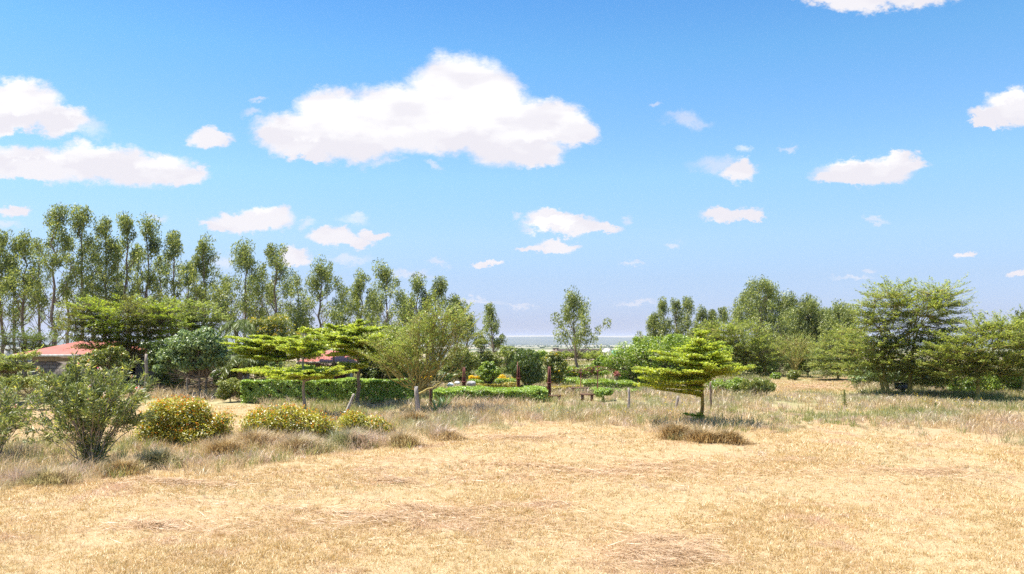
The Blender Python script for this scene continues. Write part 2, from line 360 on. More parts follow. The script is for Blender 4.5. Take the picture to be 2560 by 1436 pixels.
# ------------------------------------------------------------------ ground
def ground():
    def geo(a, b, n): return a * (b / a) ** (np.arange(1, n + 1) / n)
    xs = np.concatenate([-geo(34, 12000, 60)[::-1], np.arange(-34, 34.01, .28), geo(34, 12000, 60)])
    ys = np.concatenate([-geo(20, 900, 12)[::-1], np.arange(-20, 8, 2.), np.arange(8, 46, .28), geo(46, 12500, 150)])
    X, Y = np.meshgrid(xs, ys); Z = gz(X, Y)
    V = np.stack([X, Y, Z], -1).reshape(-1, 3); nx = len(xs)
    i = np.arange(len(ys) - 1)[:, None] * nx; j = np.arange(nx - 1)[None]
    f = np.stack([i + j, i + j + 1, i + nx + j + 1, i + nx + j], -1)
    q = Q(); q.add(V, f)
    tag(q.build('ground', 'ground', smooth=True), kind='structure')
ground()

# haze: one closed box of even air around the whole scene
hz = Q(); hz.box(-12300, 12300, -950, 12700, -75, 53)
t = NT('haze_air'); pv = t.n('ShaderNodeVolumePrincipled')
pv.inputs['Color'].default_value = (.74, .80, 1.0, 1); pv.inputs['Density'].default_value = 7.2e-5; pv.inputs['Anisotropy'].default_value = 0.25
o_ = t.n('ShaderNodeOutputMaterial'); t.l(pv.outputs[0], o_.inputs['Volume'])
tag(hz.build('haze', t.m), kind='stuff')

# ------------------------------------------------------------------ plant builders
def curve(a, b, g, n=5, sag=0.0, wob=0.05):
    t_ = np.linspace(0, 1, n)[:, None]; L = np.linalg.norm(np.asarray(b) - a)
    p = np.asarray(a) * (1 - t_) + np.asarray(b) * t_
    w = g.normal(size=(n, 3)) * wob * L; w[0] = 0; w[-1] *= .3
    p = p + w; p[:, 2] += (-sag * L * 4 * (t_ * (1 - t_)))[:, 0]
    return p

def eucalyptus(X, Yt, hw, Yb, d, seed, label, lean=0, dense=1.0, Xb=None, forks=0, group='eucalyptus trees', big=False, drop=0.0):
    g = np.random.default_rng(seed)
    Xb = X - lean if Xb is None else Xb
    x0 = gx(Xb, d); z0 = float(gz(x0, d)); top = W(X, Yt, d); H = top[2] - z0; wm = px(hw * 1.28, d); zb = zz(Yb, d)
    base = np.array([x0, d, z0 - .1])
    rt = root('eucalyptus_tree', (x0, d, z0), label, 'tree', group)
    wood = Q(); lf = Q()
    k = 12
    tp = curve(base, top - [0, 0, .35], g, k, 0, .008); wood.tube(tp, np.linspace(.13 + H * .003, .02, k) * (1.15 if big else 1), 6)
    cl = []
    n = int((28 if not big else 66) * (.7 + hw / 110.)); asym = g.uniform(0, 2 * PI); full = g.uniform(-.25, .35); gap = g.uniform(.15, .8)
    for i in range(n):
        t_ = (i + g.uniform(0, 1)) / n                         # 0 bottom of the crown .. 1 top
        z = zb + (top[2] - zb) * t_
        prof = (0.62 + .38 * math.sin(PI * min(1, t_ * 1.25 + .12))) * (1 - t_ ** 2.4) ** .85 * 1.1 if not big else (1 - t_ ** 2.4) ** .6
        prof = max(prof * (1 + full * math.sin(t_ * 5 + asym)), .24)
        if not big and abs(t_ - gap) < .05 and g.random() < .35: continue
        az = g.uniform(0, 2 * PI); rr = wm * prof * (g.uniform(.50, 1.2) * (1 + .22 * math.cos(az - asym)) if not big else g.uniform(.5, 1.0) ** .6)
        end = np.array([np.interp(z, tp[:, 2], tp[:, 0]) + rr * math.cos(az), np.interp(z, tp[:, 2], tp[:, 1]) + rr * math.sin(az), z])
        zs = max(z0 + 1.2, z - rr * g.uniform(.8, 1.6) - .3)
        st = np.array([np.interp(zs, tp[:, 2], tp[:, 0]), np.interp(zs, tp[:, 2], tp[:, 1]), zs])
        br = curve(st, end, g, 5, .04, .04)
        wood.tube(br, np.linspace(.045 - .025 * t_, .012, 5), 4)
        s = g.uniform(.6, 1.1) * (.38 + .105 * wm) * g.choice([.7, 1.0, 1.25])
        cl.append((end, s)); 
        if g.random() < .5 and rr > .6: cl.append((br[3] + g.normal(size=3) * .15, s * .7))
    cl.append((top - [0, 0, .45], .5)); cl.append((top - [.1, 0, 1.0], .55))
    for c, s in cl:
        m = int((215 if not big else 190) * dense * (s / .7) ** 1.6) + 12
        # a clump is a few drooping tufts, dense at the top and ragged beneath
        u = rdir(g, m) * (g.uniform(0, 1, (m, 1)) ** .45); u[:, 2] = u[:, 2] * 1.15
        p = c + u * s * [1, 1, 1.05] + [0, 0, 0]
        tail = g.random(m) < .22
        p[tail, 2] -= g.uniform(0, .9, tail.sum()) * s
        A = unit(rdir(g, m) * .75 + [-.25, -.1, -.75 - drop]) * g.uniform(.08, .16, (m, 1)); B = perp(A, g) * g.uniform(.026, .046, (m, 1))
        lf.cards(p, A, B)
    wood.build('trunk', 'bark_euc', rt, rt.location, True); lf.build('crown', 'euc', rt, rt.location)
    return rt

def acacia(X, d, seed, label, blobs, mat='acacia', bark='bark_fever', stems=((0, 0),), n=520, L=(.45, .9), forkY=None, group=None,
           leaf=(.075, .022), up=.18, name='acacia_tree', shell=.55, twr=.011, per=34, trad=.11):
    n = int(n * 1.2); per = int(per * 1.2); leaf = (leaf[0] * 1.05, leaf[1] * 1.2)
    """blobs: (X, Y, rx, ry) ellipses of the crown in photo pixels at distance d; flat sprays on real limbs"""
    g = np.random.default_rng(seed); x0 = gx(X, d); z0 = float(gz(x0, d))
    rt = root(name, (x0, d, z0), label, 'tree', group); wood = Q(); lf = Q()
    nodes = []
    area = sum(b[2] * b[3] for b in blobs)
    fz = zz(forkY, d) if forkY else z0 + 1.0
    forks = []
    for (dx, dy) in stems:
        s0 = np.array([x0 + dx, d + dy, z0 - .1]); s1 = np.array([x0 + dx * 1.35 + g.normal() * .08, d + dy * 1.3, fz])
        wood.tube(curve(s0, s1, g, 5, 0, .02), np.linspace(trad, trad * .75, 5), 8); forks.append(s1)
    blobm = [(W(b[0], b[1], d), px(b[2], d), px(b[3], d), b[4] if len(b) > 4 else 1.0) for b in blobs]
    for bi, (c, rx, rz, dep) in enumerate(blobm):
        cnt = max(3, int(15 * blobs[bi][2] * blobs[bi][3] / area) + 2)
        for i in range(cnt):
            az = g.uniform(0, 2 * PI); q = g.uniform(.2, .8)
            e = c + np.array([math.cos(az) * rx * q, math.sin(az) * rx * q * dep, rz * g.uniform(-.3, .75)])
            f0 = forks[g.integers(len(forks))]
            p = curve(f0, e, g, 9, .10 * (1 if e[2] > f0[2] else 0), .035); wood.tube(p, np.linspace(trad * .5, .018, 9), 5); nodes.append(p[2:])
    nodes = np.concatenate(nodes)
    for bi, (c, rx, rz, dep) in enumerate(blobm):
        cnt = int(n * blobs[bi][2] * blobs[bi][3] / area)
        u = rdir(g, cnt) * (g.uniform(shell ** 3, 1, (cnt, 1)) ** (1 / 3.))
        o = c + u * [rx, rx * dep, rz]
        o = o[o[:, 2] > z0 + .25]; u = u[:len(o)]
        far_ = g.random(len(o)) < .10; o[far_] = c + (o[far_] - c) * g.uniform(1.03, 1.16, (far_.sum(), 1)); o[:, 2] = np.maximum(o[:, 2], z0 + .35)
        pad = g.random(len(o)) < .88; ly = .42 if up < .5 else .3; o[pad, 2] = np.round(o[pad, 2] / ly) * ly + g.normal(size=pad.sum()) * .05 + .10 * np.sin(o[pad, 0] * 1.7)
        outw = unit((o - c) * [1, 1, 0] + g.normal(size=o.shape) * rx * .18)
        dr = unit(outw * [1, 1, 0] + [0, 0, up] + np.stack([np.zeros(len(o)), np.zeros(len(o)), np.clip((o[:, 2] - c[2]) / rz, -1, 1) * .35], 1) + g.normal(size=o.shape) * .12)
        for a, dd in zip(o, dr):
            le = g.uniform(*L); e = a + dd * le
            i = np.argmin(((nodes - a) ** 2).sum(1)); nn = nodes[i]
            wood.tube(np.array([nn, (nn + a) / 2 - [0, 0, .04], a, e]), [.014, .011, .008, .004], 3)
            side = unit(np.cross(dd, [0, 0, 1.0]))
            t_ = g.uniform(-.25, 1.05, per); s_ = g.uniform(-1, 1, per) * (1.05 - t_).clip(.12, 1) * le * .42
            p = a + dd * (t_ * le)[:, None] + side * s_[:, None] + g.normal(size=(per, 3)) * [.02, .02, .035] + [0, 0, .02]
            A = unit(side * np.sign(s_)[:, None] * .8 + dd * .7 + g.normal(size=(per, 3)) * .25) * g.uniform(.6, 1.2, (per, 1)) * leaf[0]
            Bd = unit(np.cross(A, [0, 0, 1.0]) + g.normal(size=(per, 3)) * .012)
            lf.cards(p, A, Bd * leaf[1] * g.uniform(.7, 1.3, (per, 1)))
    wood.build('trunk', bark, rt, rt.location, True); lf.build('crown', mat, rt, rt.location)
    return rt

def leafy(X, d, seed, label, blobs, mat, cat='tree', name='leafy_tree', n=9000, leaf=(.07, .035), bark='bark', stems=((0, 0),),
          forkY=None, group=None, shell=.72, trad=.09, flower=None, fl_n=0, fl_size=.05, sub=3, lump=.22, down=0.0, hang=0.0, trunk_name='trunk', crown_name='crown'):
    """crown of many leaves spread over lumpy ellipsoids, on a trunk with limbs"""
    g = np.random.default_rng(seed); x0 = gx(X, d); z0 = float(gz(x0, d))
    rt = root(name, (x0, d, z0), label, cat, group); wood = Q(); lf = Q()
    fz = zz(forkY, d) if forkY else z0 + .3
    forks = []
    for dx, dy in stems:
        s1 = np.array([x0 + dx * 1.8, d + dy * 1.5, fz]); wood.tube(curve(np.array([x0 + dx, d + dy, z0 - .1]), s1, g, 5, 0, .02), np.linspace(trad, trad * .75, 5), 8); forks.append(s1)
    vol = np.array([b[2] * b[3] for b in blobs], float); pts = []; nrm = []; allc = []
    for b, w in zip(blobs, vol / vol.sum()):
        c = W(b[0], b[1], d); rx, rz = px(b[2], d), px(b[3], d); dep = b[4] if len(b) > 4 else .9
        # each blob carries smaller clumps, so the outline breaks up
        k = max(6, int(sub * 9 * (w * len(blobs)) ** .5)); cu = rdir(g, k); cc = c + cu * [rx * (1 - lump), rx * dep * (1 - lump), rz * (1 - lump)] * g.uniform(.55, 1.0, (k, 1))
        cs = g.uniform(.7, 1.4, k) * lump * 1.55 * (rx * rz) ** .5
        m = int(n * w); which = g.integers(0, k, m)
        u = rdir(g, m); p = cc[which] + u * cs[which][:, None] * (g.uniform(shell ** 3, 1, (m, 1)) ** (1 / 3.)) * [1.1, 1.1, .85]
        pts.append(p); nrm.append(u); allc += list(cc)
    for c in allc[::2]:
        f0 = forks[g.integers(len(forks))]; wood.tube(curve(f0, c, g, 6, .05, .04), np.linspace(trad * .4, .01, 6), 4)
    p = np.concatenate(pts); u = np.concatenate(nrm); ok = p[:, 2] > z0 + .03; p = p[ok]; u = u[ok]; m = len(p)
    nn = unit(u * .5 + [0, 0, .55] + g.normal(size=(m, 3)) * .55)
    A = unit(np.cross(nn, rdir(g, m)) + [0, 0, -down]) ; B = unit(np.cross(nn, A))
    A = A * leaf[0] * g.uniform(.6, 1.3, (m, 1)); B = B * leaf[1] * g.uniform(.6, 1.3, (m, 1))
    lf.cards(p, A, B)
    wood.build(trunk_name, bark, rt, rt.location, True); lf.build(crown_name, mat, rt, rt.location)
    if flower:
        if fl_n < 100:
            for i_ in g.integers(0, len(p), fl_n):
                fq = Q(); A = rdir(g, 5) * fl_size; fq.cards(p[i_] + u[i_] * .035 + g.normal(size=(5, 3)) * fl_size * .4, A, perp(A, g) * fl_size * .6); fq.build('flower', flower, rt, rt.location)
            return rt
        fq = Q(); hi = np.where(u[:, 2] > .05)[0]; idx = hi[g.integers(0, len(hi), fl_n)]; q = p[idx] + u[idx] * .035 + [0, 0, .02]
        for r_ in range(3):
            A = rdir(g, fl_n) * fl_size; fq.cards(q + g.normal(size=q.shape) * fl_size * .5, A, perp(A, g) * fl_size * .55)
        fq.build('flowers', flower, rt, rt.location)['kind'] = 'stuff'
    return rt

def layered(X, d, seed, label, tiers, Yb=None, bark='bark_pale', trad=.07, mat='lime', leaf=(.042, .024), group='layered lime green trees', low=False, dens=1.0, topX=None, fill=()):
    """tiers: (Y, reach left px, reach right px, rise px, depth m, branches, X shift)"""
    g = np.random.default_rng(seed); x0 = gx(X, d); z0 = float(gz(x0, d))
    rt = root('layered_tree', (x0, d, z0), label, 'tree', group); wood = Q(); lf = Q()
    ytop = min(t_[0] for t_ in tiers); tx = X if topX is None else topX
    top = W(tx, ytop + 4, d)
    tp = curve(np.array([x0, d, z0 - .1]), top, g, 9, 0, .008); wood.tube(tp, np.linspace(trad, .015, 9), 8)
    if low: tiers = tiers + [(1044, 105, 8, 4, .25, 3, -12)]
    for (Y, rl, rr, rise, dep, nb, xs) in tiers:
        z = zz(Y, d) - px(rise, d) * .6; cx = np.interp(z, tp[:, 2], tp[:, 0]); cy = np.interp(z, tp[:, 2], tp[:, 1])
        a0 = g.uniform(0, 1)
        for b in range(nb):
            az = 2 * PI * (b + a0 + g.uniform(-.25, .25)) / nb; ca, sa = math.cos(az), math.sin(az)
            rx = px(rr if ca > 0 else rl, d); ry = dep
            reach = 1 / math.sqrt((ca / rx) ** 2 + (sa / ry) ** 2) * g.uniform(.88, 1.08)
            rz = px(rise, d) * g.uniform(.5, 1.1)
            n = 7; t_ = np.linspace(0, 1, n); zig = np.where(np.arange(n) % 2, 1, -1) * .03 * reach
            p = np.stack([cx + px(xs, d) * t_ + ca * reach * t_ - sa * zig, cy + sa * reach * t_ + ca * zig, z + rz * t_ ** .8 - .04 * (1 - t_) + g.normal() * .045 + g.normal() * .08 * t_], 1)
            wood.tube(p, np.linspace(.022 * trad / .07, .006, n), 4)
            # side shoots, each ending in a flat rosette of small leaves
            ns = int(max(7, 15 * reach))
            for q in range(ns):
                tt = (q + g.uniform(.0, 1)) / ns * .85 + .15; c0 = np.array([np.interp(tt, t_, p[:, i]) for i in range(3)])
                sgn = 1 if q % 2 else -1; sl_ = reach * .42 * (1.12 - tt) ** .6 * g.uniform(.35, 1) * (1 if tt > .3 else .6)
                dd = np.array([ca * .55 - sa * sgn * .83, sa * .55 + ca * sgn * .83, g.uniform(-.05, .22)])
                e = c0 + dd * sl_; wood.tube(np.array([c0, (c0 + e) / 2 + [0, 0, -.01], e]), [.007, .005, .003], 3)
                m = int((34 + 85 * sl_) * dens); f_ = g.uniform(.1, 1.08, m)[:, None]
                pt = c0 + (e - c0) * f_ + g.normal(size=(m, 3)) * [.06, .06, .020] + [0, 0, .03]
                nn = unit(np.array([0, 0, 1.0]) + g.normal(size=(m, 3)) * .45); A = unit(np.cross(nn, rdir(g, m))); B = np.cross(nn, A)
                lf.cards(pt, A * leaf[0] * g.uniform(.6, 1.25, (m, 1)), B * leaf[1] * g.uniform(.7, 1.25, (m, 1)), -.2)
    for (fx, fy, frx, frz, m) in fill:       # looser foliage between the plates
        k = 16; c = W(fx, fy, d) + rdir(g, k) * [px(frx, d), px(frx, d) * .8, px(frz, d)] * g.uniform(.4, 1, (k, 1)); pt = c[g.integers(0, k, m)] + g.normal(size=(m, 3)) * [.20, .20, .07]
        nn = unit(np.array([0, 0, 1.0]) + g.normal(size=(m, 3)) * .5); A = unit(np.cross(nn, rdir(g, m))); B = np.cross(nn, A)
        lf.cards(pt, A * leaf[0] * g.uniform(.6, 1.25, (m, 1)), B * leaf[1] * g.uniform(.7, 1.25, (m, 1)), -.2)
        for cc in c[::3]: wood.tube(curve(np.array([np.interp(cc[2] - .15, tp[:, 2], tp[:, i]) for i in range(3)]), cc, g, 5, 0, .04), np.linspace(.016, .005, 5), 4)
    wood.build('trunk', bark, rt, rt.location, True); lf.build('crown', mat, rt, rt.location)
    return rt

def oleander(X, d, seed, label, stems, hts, spread, flowers=30, group=None, leafN=1.0, lowleaf=.35):
    g = np.random.default_rng(seed); x0 = gx(X, d); z0 = float(gz(x0, d))
    rt = root('oleander_bush', (x0, d, z0), label, 'bush', group); wood = Q(); lf = Q(); fl = Q()
    def whorl(c, dirv, m, s=1.0):
        a = unit(dirv * g.uniform(.15, 1.0, (m, 1)) + rdir(g, m) * .75); le = g.uniform(.05, .095, (m, 1)) * s
        lf.cards(c + a * le + g.normal(size=(m, 3)) * .02, a * le, perp(a, g) * g.uniform(.009, .016, (m, 1)), .1)
    tips = []
    for i in range(stems):
        az = g.uniform(0, 2 * PI); q = g.uniform(0, 1) ** .6; h = g.uniform(*hts) * (1 - .22 * q)
        b0 = np.array([x0 + math.cos(az) * .18 * q, d + math.sin(az) * .18 * q, z0 - .05])
        e = b0 + [math.cos(az) * spread * q, math.sin(az) * spread * q * .8, h]
        n = 9; t_ = np.linspace(0, 1, n)[:, None]
        p = b0 + (e - b0) * np.concatenate([t_ ** 1.25, t_ ** 1.25, t_ ** .85], 1) + g.normal(size=(n, 3)) * .02; p[0] = b0
        wood.tube(p, np.linspace(.014, .006, n), 4)
        ends = [(p[-1], unit(p[-1] - p[-3]))]
        for k in range(4):
            j = g.integers(4, n - 1); dd = unit(unit(p[-1] - p[-3]) + rdir(g, 1)[0] * .55); L = g.uniform(.2, .55); pe = p[j] + dd * L
            wood.tube(np.array([p[j], (p[j] + pe) / 2, pe]), [.007, .006, .004], 3); ends.append((pe, dd))
        for c, dd in ends:
            for w in range(4): whorl(c - dd * w * .08, dd, int(9 * leafN))
            tips.append(c)
        for w in range(int(4 * leafN)):
            if g.random() < .75:
                j = g.uniform(.70, 1); whorl(np.array([np.interp(j, t_[:, 0], p[:, a]) for a in range(3)]), unit(e - b0), 5)
        if g.random() < lowleaf:
            for w in range(7):
                j = g.uniform(.02, .42); whorl(np.array([np.interp(j, t_[:, 0], p[:, a]) for a in range(3)]), unit(e - b0), 5, 1.15)
    wood.build('stems', 'twig', rt, rt.location); lf.build('foliage', 'oleander', rt, rt.location)
    tips = sorted(tips, key=lambda c: -c[2])[:int(len(tips) * .6)]
    if flowers:
        for k in range(flowers):
            fl = Q(); c = tips[g.integers(len(tips))]; m = 9; A = rdir(g, m) * .026; q_ = Q()
            q_.cards(c + g.normal(size=(m, 3)) * .028 + [0, 0, .05], A, perp(A, g) * .02)
            fl.add(np.concatenate(q_.v), np.concatenate(q_.f)); fl.build('flower', 'pink', rt, rt.location)
    return rt

def hedge(name, label, X0, X1, d0, d1, Yt, Yg, seed, mat='hedge', n=24000, leaf=(.042, .026), group=None, round_end=True, cat='hedge', slope=0.0):
    """clipped hedge from pixel column X0 to X1, front face at distance d0, back at d1; leaves on a lumpy box with woody inside"""
    g = np.random.default_rng(seed); x0, x1 = gx(X0, d0), gx(X1, d0); z1 = zz(Yt, d1); zb = 0.0
    rt = root(name, ((x0 + x1) / 2, (d0 + d1) / 2, 0), label, cat, group)
    def lump(x, y): return .05 * np.sin(x * 2.1 + seed) + .035 * np.sin(x * 5.3 + y * 3) + .02 * np.sin(x * 11 + y * 7)
    core = Q(); k = 24; xs = np.linspace(x0 + .15, x1 - .15, k)
    for a, b in zip(xs[:-1], xs[1:]):
        pass
    ht = lambda x: z1 + slope * (x - x0)
    # inner twigs
    for i in range(int((x1 - x0) * 14)):
        x = g.uniform(x0 + .1, x1 - .1); y = g.uniform(d0 + .12, d1 - .12)
        core.tube(np.array([[x, y, -.02], [x + g.normal() * .08, y + g.normal() * .06, ht(x) * .5], [x + g.normal() * .2, y + g.normal() * .12, ht(x) - .05]]), [.018, .012, .006], 4)
    core.build('stems', 'twig', rt, rt.location)
    w, h, dp = x1 - x0, z1 - zb, d1 - d0
    At, Af, As = w * dp, w * h * 1.15, dp * h * 1.4; tot = At + Af * 1.6 + As * 2
    P_ = []; N_ = []
    def put(m, x, y, z, nx): P_.append(np.stack([x, y, z], 1)); N_.append(np.broadcast_to(nx, (m, 3)))
    m = int(n * At / tot * 1.5); x = g.uniform(x0, x1, m); y = g.uniform(d0, d1, m); put(m, x, y, ht(x) + lump(x, y) - g.uniform(0, .10, m), (0, 0, 1.0))
    for yy_, ny, fr in ((d0, -1, 1.0), (d1, 1, .6)):
        m = int(n * Af * fr / tot); x = g.uniform(x0, x1, m); z = zb + (ht(x) - zb) * g.uniform(0.02, 1, m) ** .8; y = yy_ - ny * (g.uniform(0, .16, m) - lump(x, z * 2)) ; put(m, x, y, z, (0, ny, .2))
    for xx_, nx in ((x0, -1), (x1, 1)):
        m = int(n * As / tot); y = g.uniform(d0, d1, m); z = g.uniform(.02, 1, m) * (ht(xx_)); put(m, xx_ - nx * (g.uniform(0, .2, m) - lump(y, z)), y, z, (nx, 0, .2))
    p = np.concatenate(P_); nr = np.concatenate(N_)
    # bare gaps low down
    keep = (p[:, 2] > .25) | (g.random(len(p)) < .55); keep &= (np.sin(p[:, 0] * 7.1 + seed) * np.sin(p[:, 2] * 9 + p[:, 0] * 3) < .72) | (nr[:, 2] > .5); p = p[keep]; nr = nr[keep]; m = len(p)
    nn = unit(nr * .7 + g.normal(size=(m, 3)) * .6 + [0, 0, .3]); A = unit(np.cross(nn, rdir(g, m))); B = np.cross(nn, A)
    q = Q(); q.cards(p, A * leaf[0] * g.uniform(.6, 1.3, (m, 1)), B * leaf[1] * g.uniform(.7, 1.3, (m, 1)), -.1)
    q.build('foliage', mat, rt, rt.location)
    return rt

# ------------------------------------------------------------------ buildings
def place(o, x, y, rz=0):
    o.location = (x, y, 0); o.rotation_euler = (0, 0, rz)
def hip_roof(w, d, ze, zr, ov, inset, th=.09):
    q = Q(); a, b = w / 2 + ov, d / 2 + ov; r = w / 2 - inset
    V = [(-a, -b, ze), (a, -b, ze), (a, b, ze), (-a, b, ze), (-r, 0, zr), (r, 0, zr)]
    q.add(V, [(0, 1, 5, 4), (2, 3, 4, 5)])
    q.add([V[1], V[2], V[5], V[5]], []); e = len(np.concatenate(q.v))
    q2 = Q(); q2.add([V[0], V[1], V[5], V[4], V[2], V[3]], [(0, 1, 2, 3), (4, 5, 3, 2)])
    mid1 = tuple((np.array(V[1]) + V[2]) / 2); mid0 = tuple((np.array(V[0]) + V[3]) / 2)
    q2.add([V[1], mid1, V[2], V[5]], [(0, 1, 2, 3)]); q2.add([V[3], mid0, V[0], V[4]], [(0, 1, 2, 3)])
    q2.add([(-a + .02, -b + .02, ze - .02), (a - .02, -b + .02, ze - .02), (a - .02, b - .02, ze - .02), (-a + .02, b - .02, ze - .02)], [(3, 2, 1, 0)])
    return q2
def fascia(w, d, ze, ov, h=.14):
    q = Q(); a, b = w / 2 + ov, d / 2 + ov; t_ = .025
    q.box(-a - t_, a + t_, -b - t_, -b - .002, ze - h, ze - .004); q.box(-a - t_, a + t_, b + .002, b + t_, ze - h, ze - .004)
    q.box(-a - t_, -a - .002, -b, b, ze - h, ze - .004); q.box(a + .002, a + t_, -b, b, ze - h, ze - .004)
    return q
def house_a():
    r = root('stone_house', (0, 0, 0), 'stone block house with a wide red hipped roof behind the pink oleander bush', 'house')
    w, dp, ze, zr = 6.8, 5.0, 2.05, 2.80
    q = Q(); q.box(-w/2 + .5, w/2 - 1.3, -dp/2 + .35, dp/2 - .3, -.1, 1.62); q.build('wall', 'block', r)
    q = Q(); q.box(-w/2 + .495, w/2 - 1.295, -dp/2 + .345, dp/2 - .295, 1.622, ze - .03); q.build('wall_band', 'plaster', r)
    rf = hip_roof(w, dp, ze, zr, .25, 2.1).build('roof', 'roof', r); fascia(w, dp, ze, .25).build('fascia', 'fascia', rf)
    for x, z, ww in ((-.45, .98, .6),):
        f = Q(); yf = -dp/2 + .35
        for a, b, c, e in ((x - ww/2 - .06, x - ww/2, z - .06, z + .5), (x + ww/2, x + ww/2 + .06, z - .06, z + .5), (x - ww/2, x + ww/2, z + .44, z + .5), (x - ww/2, x + ww/2, z - .06, z)):
            f.box(a, b, yf - .05, yf + .02, c, e)
        fo = f.build('window', 'redwood', r); g_ = Q(); g_.box(x - ww/2 + .002, x + ww/2 - .002, yf - .02, yf - .004, z + .002, z + .438); g_.build('pane', 'glass', fo)
    # open porch at the right end: yellow-brown post, side wall of stone and a black railing
    q = Q(); q.box(w/2 - .16, w/2 - .02, -dp/2 + .5, dp/2 - .4, -.1, ze - .03); q.box(w/2 - 1.28, w/2 - .165, dp/2 - .6, dp/2 - .4, -.1, ze - .03); q.build('porch_wall', 'block', r)
    q = Q(); q.tube([(w/2 - 1.35, -dp/2 + .1, -.1), (w/2 - 1.35, -dp/2 + .1, ze - .03)], .06, 8); q.build('porch_post', 'bark_fever', r)
    q = Q(); y = -dp/2 + .08; q.tube([(w/2 - 1.1, y, 1.0), (w/2 - .1, y, .62)], .016, 4); q.tube([(w/2 - 1.1, y, .12), (w/2 - .1, y, .12)], .016, 4)
    for i in range(11):
        x = w/2 - 1.1 + i * .1; q.tube([(x, y, .1), (x, y, 1.0 - i * .038)], .009, 4)
    q.tube([(w/2 - .88, y, -.05), (w/2 - .88, y, ze - .1)], .03, 4)
    q.build('railing', 'black', r)
    place(r, -25.15, 48.7, R(-3))
house_a()
def house_b():
    r = root('garden_house', (0, 0, 0), 'small house with pinkish red roof and dark red doors behind the clipped hedge', 'house')
    w, dp, ze, zr = 2.6, 2.8, 1.80, 2.33
    q = Q(); q.box(-w/2 + .2, w/2 - .2, -dp/2 + .5, dp/2, -.1, ze - .03); q.build('wall', 'plaster', r)
    rf = hip_roof(w, dp, ze, zr, .15, 1.0).build('roof', 'roof', r); fascia(w, dp, ze, .15, .1).build('fascia', 'fascia', rf)
    for x in (-.05, .62):
        q = Q(); q.box(x - .3, x + .3, -dp/2 + .45, -dp/2 + .498, 0, 1.55); dr = q.build('door', 'redwood', r)
        q = Q(); q.tube([(x + .2, -dp/2 + .44, .8), (x + .2, -dp/2 + .40, .8), (x + .2, -dp/2 + .40, .95)], .012, 4); q.build('handle', 'tin', dr)
    for x, m_, rr in ((.86, 'rust', .045), (.98, 'rust', .045), (1.25, 'white', .055)):
        q = Q(); q.tube([(x, -dp/2 + .02, -.1), (x, -dp/2 + .02, ze - .03)], rr, 8); q.build('porch_post', m_, r)
    place(r, gx(813, 41), 42.0, R(6))
house_b()
def shed():
    r = root('shed', (0, 0, 0), 'low shed with flat grey tin roof under the palm, left of the hedge', 'shed')
    q = Q(); q.box(-.95, .95, -.6, .9, 1.12, 1.17); rf = q.build('roof', 'tin', r)
    q = Q(); q.box(-.85, .8, .3, .8, -.1, 1.11); q.build('wall', 'plaster', r)
    for x in (-.88, .86):
        q = Q(); q.box(x - .04, x + .04, -.5, -.42, -.1, 1.115); q.build('post', 'tin', r)
    place(r, gx(577, 45), 45, 0)
shed()

# ------------------------------------------------------------------ trees and bushes
E = 'eucalyptus trees standing in a long row on the left'
eu = [(2, 585, 46, 815, 62, 'drooping eucalyptus cut off by the left edge of the photo'),
 (62, 592, 44, 770, 63, 'eucalyptus with a bare slender trunk, second from the left edge'),
 (135, 515, 66, 850, 62, 'tallest eucalyptus at the left, ragged crown above the red roof'),
 (203, 517, 50, 770, 63, 'tall eucalyptus just right of the tallest one, equally high'),
 (262, 550, 46, 760, 64, 'eucalyptus fifth from the left edge, broad rounded top'),
 (320, 538, 42, 760, 65, 'eucalyptus sixth from the left edge, narrow pointed top'),
 (370, 550, 38, 765, 65, 'eucalyptus seventh from the left edge, slim and upright'),
 (432, 580, 44, 770, 66, 'eucalyptus eighth from the left edge, above the flat acacia'),
 (508, 602, 50, 775, 67, 'eucalyptus ninth from the left with see-through crown and tall trunk'),
 (615, 617, 62, 810, 68, 'wide eucalyptus with a left shoulder, above the palm'),
 (688, 611, 62, 810, 69, 'dense eucalyptus above the yellow-flowering tree'),
 (802, 660, 62, 830, 70, 'eucalyptus with a bent left branch, sky on both sides of its top'),
 (905, 686, 44, 835, 72, 'eucalyptus left of the pointed pair, above the lime tree'),
 (965, 668, 56, 845, 72, 'pointed eucalyptus in the middle of the left row'),
 (1044, 698, 36, 850, 74, 'eucalyptus with a narrow top behind the yellow-stemmed acacia'),
 (1092, 700, 46, 855, 74, 'eucalyptus near the right end of the left row, leaning top'),
 (1140, 745, 34, 835, 75, 'short dark eucalyptus at the right end of the left row')]
for i, (X, Yt, hw, Yb, d, lab) in enumerate(eu):
    eucalyptus(X, Yt, hw, Yb, d, 100 + i, lab, lean=(0, 2, 8, -4, 0, 2, 4, -3, -3, 4, -4, 2, 4, -3, 3, 10, 5)[i], group=E)
eucalyptus(1176, 790, 20, 850, 78, 140, 'thin eucalyptus with a drooping spray right of the left row', Xb=1160, dense=.5, group=E)
eucalyptus(1222, 762, 22, 860, 82, 141, 'lone narrow eucalyptus left of the gap with the valley view', Xb=1238, group='lone eucalyptus trees by the valley view')
eucalyptus(1430, 738, 44, 850, 70, 142, 'lone spreading eucalyptus standing in the gap with the valley view', Xb=1443, group='lone eucalyptus trees by the valley view', drop=.1)
G2 = 'eucalyptus trees in the group on the right'
